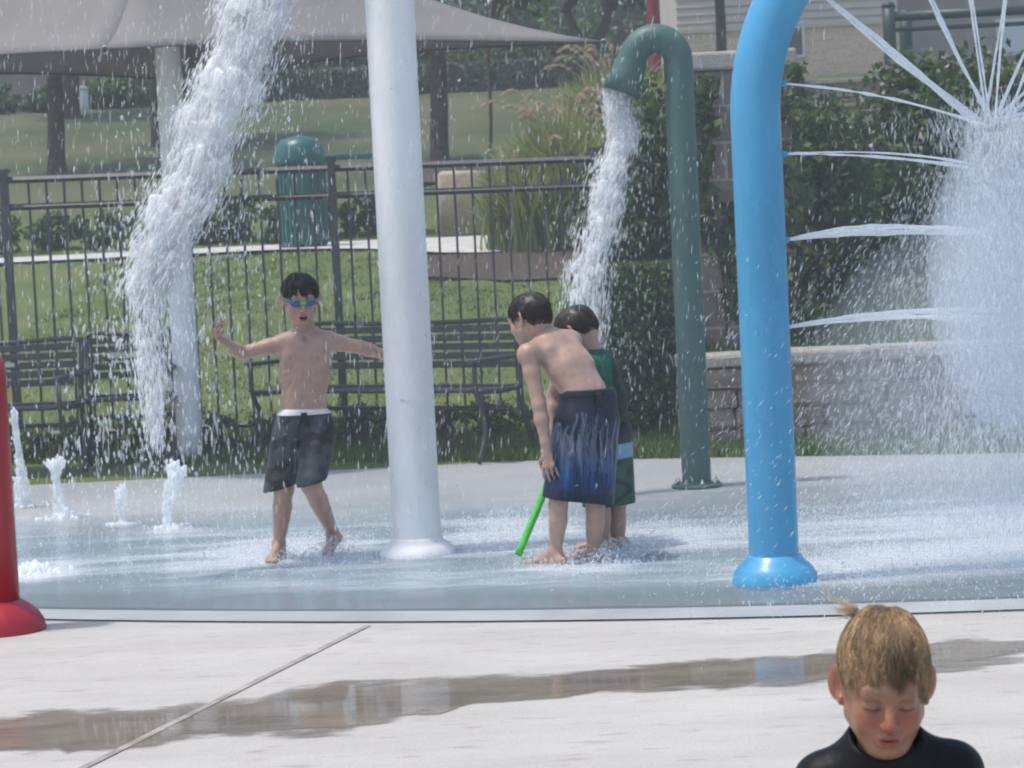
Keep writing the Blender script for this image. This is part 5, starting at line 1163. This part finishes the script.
for h_, k_, a_ in ((pv + A([-.06, 0, 0]), k1, a1), (pv + A([.06, 0, 0]), k2, a2)): body += leg_(h_, k_, a_, .92, (0, 0, .3)) + footprims(a_, a_ + A([0, .02, .01]), a_ + A([0, .15, -.02]), (0, 0, -1))
mb = [solid(body, .0062), solid(handprims(wr1, (.3, -.5, -.6), (0, .6, -.6), (1, 0, .1), .12, (.3, .3, .2)), .003), solid(handprims(wr2, (-.3, -.5, -.6), (0, .6, -.6), (-1, 0, .1), .12, (.3, .3, .2)), .003)]
hv = solid(headprims(M, hc, hs, False, nb_, True, wxf, .87, 1.13), .0016)
obj('body', joinq(mb + [hv]), skinm, e, col=np.concatenate([bodycol(m_[0], skin) for m_ in mb] + [facecol(hv[0], M, hc, hs, skin, (.20, .12, .07), False, .8, wxf, .87)]))
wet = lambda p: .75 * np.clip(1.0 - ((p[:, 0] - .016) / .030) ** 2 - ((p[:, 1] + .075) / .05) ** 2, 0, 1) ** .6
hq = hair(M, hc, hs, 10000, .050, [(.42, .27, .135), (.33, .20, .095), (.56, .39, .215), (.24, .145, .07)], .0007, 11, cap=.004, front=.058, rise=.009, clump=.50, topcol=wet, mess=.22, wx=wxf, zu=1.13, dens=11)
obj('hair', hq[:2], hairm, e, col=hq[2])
q0 = hc + M @ (A([-.046, .045, .112]) * hs)
obj('cowlick', join([tube(bez([q0 + A(o) * .6, q0 + A([-.007, 0, .006]) + A(o), q0 + A([-.017 - abs(o[0]), .005, .010]) + A(o) * 1.6], 7), np.linspace(.0011, .0003, 7), 4) for o in rng.normal(size=(70, 3)) * .0055]), hairm, e, col=A([.50, .36, .22]))
col_n = nrm(nrm(hc - nb_) + A([0, -.30, 0]))
shp = [rc(pv + A([0, 0, .02]), ch, .105, .115, .03, fd=fy, fs=.72), rc(sh1, sh2, .043, .043, .035), rc(ch, nb_ - A([0, 0, .02]), .075, .058, .04), rc(nb_ - A([0, 0, .04]), nb_ + A([0, .0, .02]), .0475, .0435, .02), rc(nb_ + A([0, .01, -.018]), sh1, .037, .040, .035), rc(nb_ + A([0, .01, -.018]), sh2, .036, .040, .035),
       rc(sh1, lerp(sh1, el1, .7), .044, .037, .02), rc(sh2, lerp(sh2, el2, .7), .044, .037, .02)]
folds = [rc(pt(x0_, y0_, o_), pt(x1_, y1_, o_), .005, .003, .012) for x0_, y0_, x1_, y1_, o_ in ((850, 732, 838, 768, -.015), (846, 738, 856, 772, -.03), (925, 738, 944, 762, -.01), (870, 752, 885, 770, -.04))]
V_, f_ = shell(shp, [(nb_ + A([0, .0, .010]), col_n), (pv + A([0, 0, -.03]), (0, 0, -1))], .0035, .006)
shirt = obj('rash_shirt', (V_, f_), lycram, e)
obj('shorts', shell([el(pv, (.115, .09, .09), .03), rc(pv + A([-.06, 0, 0]), lerp(pv + A([-.06, 0, 0]), k1, .75), .075, .068, .03), rc(pv + A([.06, 0, 0]), lerp(pv + A([.06, 0, 0]), k2, .75), .075, .068, .03)], [(pv + A([0, 0, .04]), (0, 0, 1)), (lerp(pv, (k1 + k2) / 2, .72), nrm((k1 + k2) / 2 - pv))], .006), mat('navy shorts', (.015, .02, .05), .7, .2), e)
# ------------------------------------------------------------------ water in the air
def whitewater(name, clear, col=(.86, .90, .93), rough=.18, bump=0):
    m, nt, b = new_mat(name); L = nt.links.new
    b.inputs['Base Color'].default_value = (*col, 1); b.inputs['Roughness'].default_value = rough; b.inputs['IOR'].default_value = 1.33
    b.inputs['Transmission Weight'].default_value = .0
    tr = N(nt, 'ShaderNodeBsdfTransparent'); tl = N(nt, 'ShaderNodeBsdfTranslucent'); tl.inputs['Color'].default_value = (*col, 1)
    m1 = N(nt, 'ShaderNodeMixShader'); m1.inputs[0].default_value = .45; L(b.outputs[0], m1.inputs[1]); L(tl.outputs[0], m1.inputs[2])
    m2 = N(nt, 'ShaderNodeMixShader')
    tc = N(nt, 'ShaderNodeTexCoord'); n1 = N(nt, 'ShaderNodeTexNoise'); n1.inputs['Scale'].default_value = 18; n1.inputs['Detail'].default_value = 4; L(tc.outputs['Object'], n1.inputs[0])
    mr = N(nt, 'ShaderNodeMapRange'); mr.inputs['From Min'].default_value = .35; mr.inputs['From Max'].default_value = .65; mr.inputs['To Min'].default_value = max(0, clear - .22); mr.inputs['To Max'].default_value = min(1, clear + .22); L(n1.outputs[0], mr.inputs['Value'])
    if bump:
        n3 = N(nt, 'ShaderNodeTexNoise'); n3.inputs['Scale'].default_value = 45; n3.inputs['Detail'].default_value = 5; L(tc.outputs['Object'], n3.inputs[0]); bp = N(nt, 'ShaderNodeBump'); bp.inputs['Strength'].default_value = bump; bp.inputs['Distance'].default_value = .02; L(n3.outputs[0], bp.inputs['Height']); L(bp.outputs[0], b.inputs['Normal'])
    L(mr.outputs[0], m2.inputs[0]); L(m1.outputs[0], m2.inputs[1]); L(tr.outputs[0], m2.inputs[2]); L(m2.outputs[0], nt.nodes['Material Output'].inputs[0])
    return m
aer = whitewater('aerated water', .12, (.985, .99, .995), .12, .22); dropm = whitewater('water drops', .68); strandm = whitewater('water strands', .40, (.985, .99, .995), .2); clearw = whitewater('clear bubbling water', .34, (.95, .97, .98), .08, .25); foamm = whitewater('foam', .55, (.85, .89, .92), .4)
def along(path, t):
    k = (len(path) - 1) * t; i = np.clip(k.astype(int), 0, len(path) - 2); u = (k - i)[:, None]
    return path[i] * (1 - u) + path[i + 1] * u, path[i + 1] - path[i]
def stream(name, label, path, rad, n, h, seed, ns, core=.7, size=(.010, .024), stretch=3.4, ln=.050, wd=.0042):
    """a merged, rippled core of white water wrapped in fine torn strands"""
    rg = np.random.default_rng(seed); path = bez(path, 80); rad = np.interp(np.linspace(0, 1, 80), np.linspace(0, 1, len(rad)), rad)
    pulse = lambda t: .75 + .35 * np.sin(t * 33 + 2 * np.sin(t * 17 + seed)) * np.sin(t * 9 + seed) + .18 * np.sin(t * 71 + seed)
    def place(t, sc, pw):
        p, d_ = along(path, t); d_ /= np.linalg.norm(d_, axis=1)[:, None]; r = np.interp(t, np.linspace(0, 1, 80), rad)
        a = rg.uniform(0, 2 * pi, len(t)); q = rg.random(len(t)) ** pw * r * sc * (1 + (pulse(t) - .75) * np.clip(t * 2.4, 0, 1))
        u = np.cross(d_, [0, 1, 0]); u /= np.linalg.norm(u, axis=1)[:, None]; w = np.cross(d_, u)
        sh = (np.sin(t * 21 + seed) * .16 * r * np.clip(t * 2, 0, 1))[:, None]
        return p + u * (q * np.cos(a))[:, None] + w * (q * np.sin(a) * .7)[:, None] + u * sh, d_
    c, d_ = place(rg.random(n) ** 1.6, core, .5); prims = []
    for i in range(n):
        s_ = rg.uniform(*size); dd = nrm(d_[i] + rg.normal(size=3) * .10) * s_ * rg.uniform(.8, 1.5) * stretch
        prims.append(rc(c[i] - dd * .5, c[i] + dd * .5, s_ * .8, s_ * .45, .026))
    o = obj(name, solid(prims, h), aer); tag(o, label, 'water stream', 'pipe streams')
    m_ = ns // 5; ct = rg.random(m_) ** 1.1; i = rg.integers(0, m_, ns)      # strands gather in tufts
    cp, cd = place(ct, 1.12, .62)
    p = cp[i] + rg.normal(size=(ns, 3)) * .016 + cd[i] * (rg.normal(size=ns) * .035)[:, None]
    v, f = drops(p, cd[i] + rg.normal(size=(ns, 3)) * .10, ln * np.exp(rg.normal(size=ns) * .45), wd * np.exp(rg.normal(size=ns) * .4))
    tag(obj('strands', (v, f), strandm, o), kind='stuff')
# main pour out of the white arm
wp = [wout, P(268, -40, 11.5), P(246, 30, 11.46), P(222, 100, 11.42), P(196, 170, 11.36), P(168, 232, 11.3), P(142, 290, 11.26)]
stream('water_stream', 'broad white stream of water pouring down left from the white pole', wp, [.085, .11, .128, .138, .140, .120, .085], 800, .0065, 31, 13000, .80)
stream('water_stream', 'ragged lower end of the pouring water falling past the dark benches', [P(150, 270, 11.28), P(148, 330, 11.2), P(152, 385, 11.15), P(154, 440, 11.1)], [.085, .07, .05, .03], 22, .0060, 32, 1500, .7, (.005, .012))
# stream out of the green pipe
gp = [gout - gd * .04, gout + gd * .07, P(622, 140, 13.84), P(607, 190, 13.78), P(593, 250, 13.7), P(585, 320, 13.64), P(580, 380, 13.6)]
stream('water_stream', 'white stream of water pouring from the dark green bent pipe', gp, [.045, .053, .068, .085, .095, .09, .08], 380, .0058, 33, 6800, .76, (.006, .015))
# thin jets of the arch
jet_m = whitewater('jet water', .14, (.95, .96, .97))
hub = P(987, 128, dBl)
def jet(label, a, b, sag, w0, w1, strands=3, seed=0):
    rg = np.random.default_rng(seed); parts = []
    for k in range(strands):
        t = np.linspace(0, 1, 34); o = rg.normal(size=3) * .012; b_ = b + rg.normal(size=3) * .02
        p = a * (1 - t[:, None]) + b_ * t[:, None] + o * np.sin(t * pi)[:, None]; p[:, 2] += sag * 4 * t * (1 - t) * rg.uniform(.75, 1.15)
        r = (w0 * (1 - t) + w1 * t) * rg.uniform(.6, 1.0) * (1 + .25 * np.interp(np.arange(34), np.arange(0, 34, 2), rg.normal(size=17)))
        parts.append(tube(p, np.maximum(r, .0012), 8))
    tag(obj('water_jet', join(parts), jet_m), label, 'water jet', 'thin jets of the spray arch')
jet('lowest near level thin jet from the blue arch leg', nozz[0 + 1][0], P(1006, 322, dBl), .035, .006, .010, 4, 1)
jet('level thin jet second up the blue arch leg', nozz[0][0], P(995, 238, dBl), .030, .006, .010, 4, 2)
jet('level thin jet third up, just below the bend of the blue arch', nozz[2][0], P(990, 166, dBl), .022, .004, .007, 2, 3)
jet('downward slanting thin jet from the bend of the blue arch', nozz[3][0], hub, .012, .006, .009, 1, 4)
for i, (k, lb) in enumerate([(4, 'thick slanting jet of the arch crossing the brick wall'), (5, 'steep jet of the arch left of the upright one'), (6, 'near upright jet falling from the top of the arch'), (7, 'jet leaning in from the right top of the arch')]):
    jet(lb, nozz[k][0], hub + A([.01 * i, 0, .01]), .0, .007, .009 if i == 0 else .007, 4 if i == 0 else 2, 5 + i)
for i, k in enumerate((8, 9, 10)): jet('jet of the arch coming in from its right leg beyond the picture edge', nozz[k][0], hub + A([.05, 0, .0]), .0, .006, .008, 3, 12 + i)
# where they meet: a falling burst
def spraycloud(name, n, fn, ln, wd, m, dirv=(0, 0, -1), jit=.25, seed=0, lncv=.4):
    rg = np.random.default_rng(seed); p = fn(rg, n); n = len(p)
    dv = np.tile(A(dirv, float), (n, 1)) if np.ndim(dirv) == 1 else dirv
    dv = dv + rg.normal(size=(n, 3)) * jit
    v, f = drops(p, dv, ln * np.exp(rg.normal(size=n) * lncv), wd * np.exp(rg.normal(size=n) * .35))
    return tag(obj(name, (v, f), m), kind='stuff')
def burst(rg, n):
    t = rg.random(n) ** 1.5; a = rg.normal(size=n) * (.06 + .20 * t); x = hub[0] + .05 + .15 * t * 0 + a; z = hub[2] - .02 - t * 1.55 + rg.normal(size=n) * .03
    z = np.where(rg.random(n) < .12, hub[2] + rg.normal(size=n) * .05, z)
    p = np.stack([x, dBl + rg.normal(size=n) * (.05 + .15 * t), z], 1); return p[p[:, 2] > .02]
spraycloud('falling_spray', 22000, burst, .034, .0031, dropm, (0, 0, -1), .22, 41)
def fan(rg, n):
    t = rg.random(n); dx = -np.abs(rg.normal(size=n)) * (.12 + .55 * t ** .7); x = hub[0] + .05 + dx * rg.choice([1, -.8], n); z = hub[2] - .04 - t * 1.45 - .35 * np.abs(dx)
    p = np.stack([x, dBl + rg.normal(size=n) * .35, z], 1); return p[p[:, 2] > .02]
rgf = np.random.default_rng(42); pf = fan(rgf, 15000); dv = np.stack([(pf[:, 0] - hub[0] - .05) * .8, 0 * pf[:, 0], -np.ones(len(pf)) * .8], 1)
spraycloud('falling_spray', len(pf), lambda rg, n: pf, .026, .0027, dropm, dv, .12, 42)
# loose drops round the main pour and through the air
def near(path, sp, lo, hi):
    pth = bez(path, 60)
    def f(rg, n):
        t = rg.random(n); c, _ = along(pth, t); return c + np.stack([rg.normal(size=n) * sp * (.6 + t), rg.normal(size=n) * sp * .8, rg.normal(size=n) * sp - np.abs(rg.normal(size=n)) * sp * t * 1.5], 1)
    return f
spraycloud('water_drops', 2200, near(wp, .15, 0, 1), .024, .0075, dropm, (-.15, 0, -1), .16, 43)
spraycloud('water_drops', 900, near([P(150, 250, 11.28), P(148, 330, 11.2), P(150, 400, 11.15), P(152, 450, 11.1)], .16, 0, 1), .032, .010, dropm, (0, 0, -1), .10, 44)
spraycloud('water_drops', 1500, near(gp, .09, 0, 1), .026, .006, dropm, (-.1, 0, -1), .14, 45)
def vol(x0, x1, y0, y1, z0, z1):
    return lambda rg, n: np.stack([rg.uniform(x0, x1, n), rg.uniform(y0, y1, n), rg.uniform(z0, z1, n)], 1)
spraycloud('water_drops', 2000, vol(-2.6, -.25, 10.2, 13.2, .02, 2.7), .034, .0034, dropm, (-.06, 0, -1), .09, 46)
spraycloud('water_drops', 1900, vol(-.7, 1.5, 10.6, 14.2, .02, 2.9), .036, .0032, dropm, (-.10, 0, -1), .09, 47)
spraycloud('water_drops', 1900, vol(.9, 2.6, 9.9, 13, .02, 1.3), .030, .0030, dropm, (-.4, 0, -1), .22, 48)
def thick(x0, x1):
    return lambda rg, n: np.stack([rg.normal(size=n) * .35 + rg.choice([x0, x1], n), rg.normal(size=n) * .5 + 12.2, rg.random(n) ** 1.3 * 2.5], 1)
spraycloud('water_drops', 1600, thick(-1.7, -1.2), .040, .0040, dropm, (-.05, 0, -1), .07, 49)

# splashes on the pad
def padsplash(rg, n):
    x = rg.uniform(-3.2, 3.2, n); t = rg.random(n) ** .9; y = front(x) + .85 + t * 2.7
    z = .008 + np.abs(rg.normal(size=n)) * .014
    return np.stack([x, y, z], 1)
spraycloud('splashing_water', 9000, padsplash, .010, .0036, foamm, (0, 0, 1), .5, 51)
def spots(lst):
    def f(rg, n):
        i = rg.integers(0, len(lst), n); L_ = A(lst, float)[i]; g_ = A([G(a, b) for a, b in L_[:, :2]]) if False else None
        cs = A([G(a[0], a[1]) for a in lst])[i]; r = L_[:, 2]
        q = rg.normal(size=(n, 2)) * r[:, None]; hh = L_[:, 3] * np.exp(-(q ** 2).sum(1) / (2 * r ** 2)) * rg.random(n) ** 1.4
        return np.stack([cs[:, 0] + q[:, 0], cs[:, 1] + q[:, 1] * 1.6, .012 + hh], 1)
    return f
spraycloud('splashing_water', 11000, spots([(255, 556, .22, .06), (310, 552, .18, .09), (332, 560, .08, .10), (277, 560, .07, .08), (520, 528, .18, .10), (500, 540, .2, .07), (556, 563, .09, .08), (595, 566, .10, .08), (620, 556, .10, .07), (660, 540, .25, .05), (850, 585, .4, .03), (960, 560, .35, .06)]), .013, .0045, foamm, (0, 0, 1), .6, 52)
spraycloud('splashing_water', 8000, lambda rg, n: np.stack([rg.uniform(.95, 3.0, n), rg.uniform(9.9, 12.5, n), .01 + np.abs(rg.normal(size=n)) * .03], 1), .012, .0036, foamm, (0, 0, 1), .6, 53)
# little fountains out of the pad
def bubbler(px, py, hpx, r, n, label, seed, spread=1.0):
    rg = np.random.default_rng(seed); c = G(px, py); hh = hpx * c[1] / F; prims = []
    for i in range(n):
        t = rg.random(); rr = r * (.55 + .5 * math.sin(t * 5 + seed)) * (1.15 - .35 * t); a = rg.uniform(0, 2 * pi); q = rg.random() ** .6 * rr
        p = c + A([q * math.cos(a) + .02 * spread * math.sin(t * 4 + seed), q * math.sin(a), t * hh]); s_ = rg.uniform(.007, .015); dd = nrm(A([math.cos(a) * .3, 0, 1]) + rg.normal(size=3) * .2) * s_ * 1.6
        prims.append(rc(p - dd, p + dd, s_, s_ * .6, .008))
    for i in range(int(n * .35 * spread)):
        a = rg.uniform(0, 2 * pi); q = r * rg.uniform(.8, 2.4); p = c + A([q * math.cos(a), q * math.sin(a), max(.01, rg.random() * hh * 1.05)]); s_ = rg.uniform(.003, .008); prims.append(rc(p, p + A([0, 0, s_ * 2]), s_, s_ * .6, .003))
    for i in range(40):
        a = rg.uniform(0, 2 * pi); q = r * rg.uniform(.3, 2.2); prims.append(rc(c + A([q * math.cos(a), q * math.sin(a), .008]), c + A([q * math.cos(a), q * math.sin(a), .012]), .014, .01, .01))
    V, f = solid(prims, .0055)
    tag(obj('water_fountain', (V, f), clearw), label, 'fountain', 'small water fountains from the pad')
bubbler(22, 508, 98, .036, 150, 'tallest narrow water fountain beside the red post', 1, .5)
bubbler(62, 519, 60, .070, 170, 'bushy water fountain second from the red post', 2, 1)
bubbler(123, 526, 38, .040, 70, 'shortest narrow smooth water fountain', 3, .3)
bubbler(174, 529, 66, .055, 110, 'ragged splashing water fountain nearest the goggled boy', 4, 1.6)
bubbler(32, 574, 8, .085, 70, 'low mound of white water behind the foot of the red post', 5, .4)

# ------------------------------------------------------------------ light, air, render settings
EL, AZ = R(71), R(-100)      # sun behind the scene, to the left
sd = A([math.sin(AZ) * math.cos(EL), math.cos(AZ) * math.cos(EL), math.sin(EL)])
w = bpy.data.worlds.new('World'); S.world = w; w.use_nodes = True
nt = w.node_tree; bg = nt.nodes['Background']; sky = nt.nodes.new('ShaderNodeTexSky'); sky.sky_type = 'NISHITA'; sky.sun_disc = False
sky.sun_elevation = EL; sky.sun_rotation = AZ; sky.air_density = 1.0; sky.dust_density = 2.0; sky.ozone_density = 1.0
nt.links.new(sky.outputs[0], bg.inputs[0]); bg.inputs[1].default_value = .15
sun = bpy.data.objects.new('sun', bpy.data.lights.new('sun', 'SUN')); COL.objects.link(sun)
sun.data.energy = 2.0; sun.data.angle = R(3); sun.data.color = (1, .95, .87)
sun.rotation_euler = Vector(-sd).to_track_quat('-Z', 'Y').to_euler(); sun.location = tuple(sd * 60)
S.view_settings.view_transform = 'Standard'; S.view_settings.look = 'None'; S.view_settings.exposure = .55; S.view_settings.gamma = 1
# the air is full of fine mist
def airmat(name, dens, col=(.93, .96, 1.0), ani=.3):
    m = bpy.data.materials.new(name); m.use_nodes = True; nt = m.node_tree; nt.nodes.clear(); o = nt.nodes.new('ShaderNodeOutputMaterial'); v = nt.nodes.new('ShaderNodeVolumePrincipled')
    v.inputs['Density'].default_value = dens; v.inputs['Color'].default_value = (*col, 1); v.inputs['Anisotropy'].default_value = ani; nt.links.new(v.outputs[0], o.inputs['Volume']); return m
tag(obj('haze', box((-156, -66, -2.5), (156, 406, 16)), airmat('hazy air', .0012), None, False), kind='stuff')
for lo, hi, dn in (((hub[0] - .26, dBl - .3, .55), (hub[0] + .40, dBl + .3, hub[2] + .02), 2.4), ((hub[0] - .75, dBl - .5, .01), (hub[0] + .85, dBl + .5, 1.45), .34), ((-5.2, 9.7, -.6), (5.2, 16.9, 3.4), .008)):
    c, r = (A(lo) + A(hi)) / 2, (A(hi) - A(lo)) / 2; prof = [(max(.01, math.sin(a)), -math.cos(a)) for a in np.linspace(0, pi, 20)]
    v, f = lathe(prof, (0, 0, 0), 32); tag(obj('mist', (c + v * r, f), airmat('mist', dn)), kind='stuff')
S.render.engine = 'CYCLES'; c_ = S.cycles
c_.use_denoising = True; c_.max_bounces = 12; c_.diffuse_bounces = 8; c_.transmission_bounces = 10; c_.volume_bounces = 3; c_.transparent_max_bounces = 24; c_.filter_width = 1.9
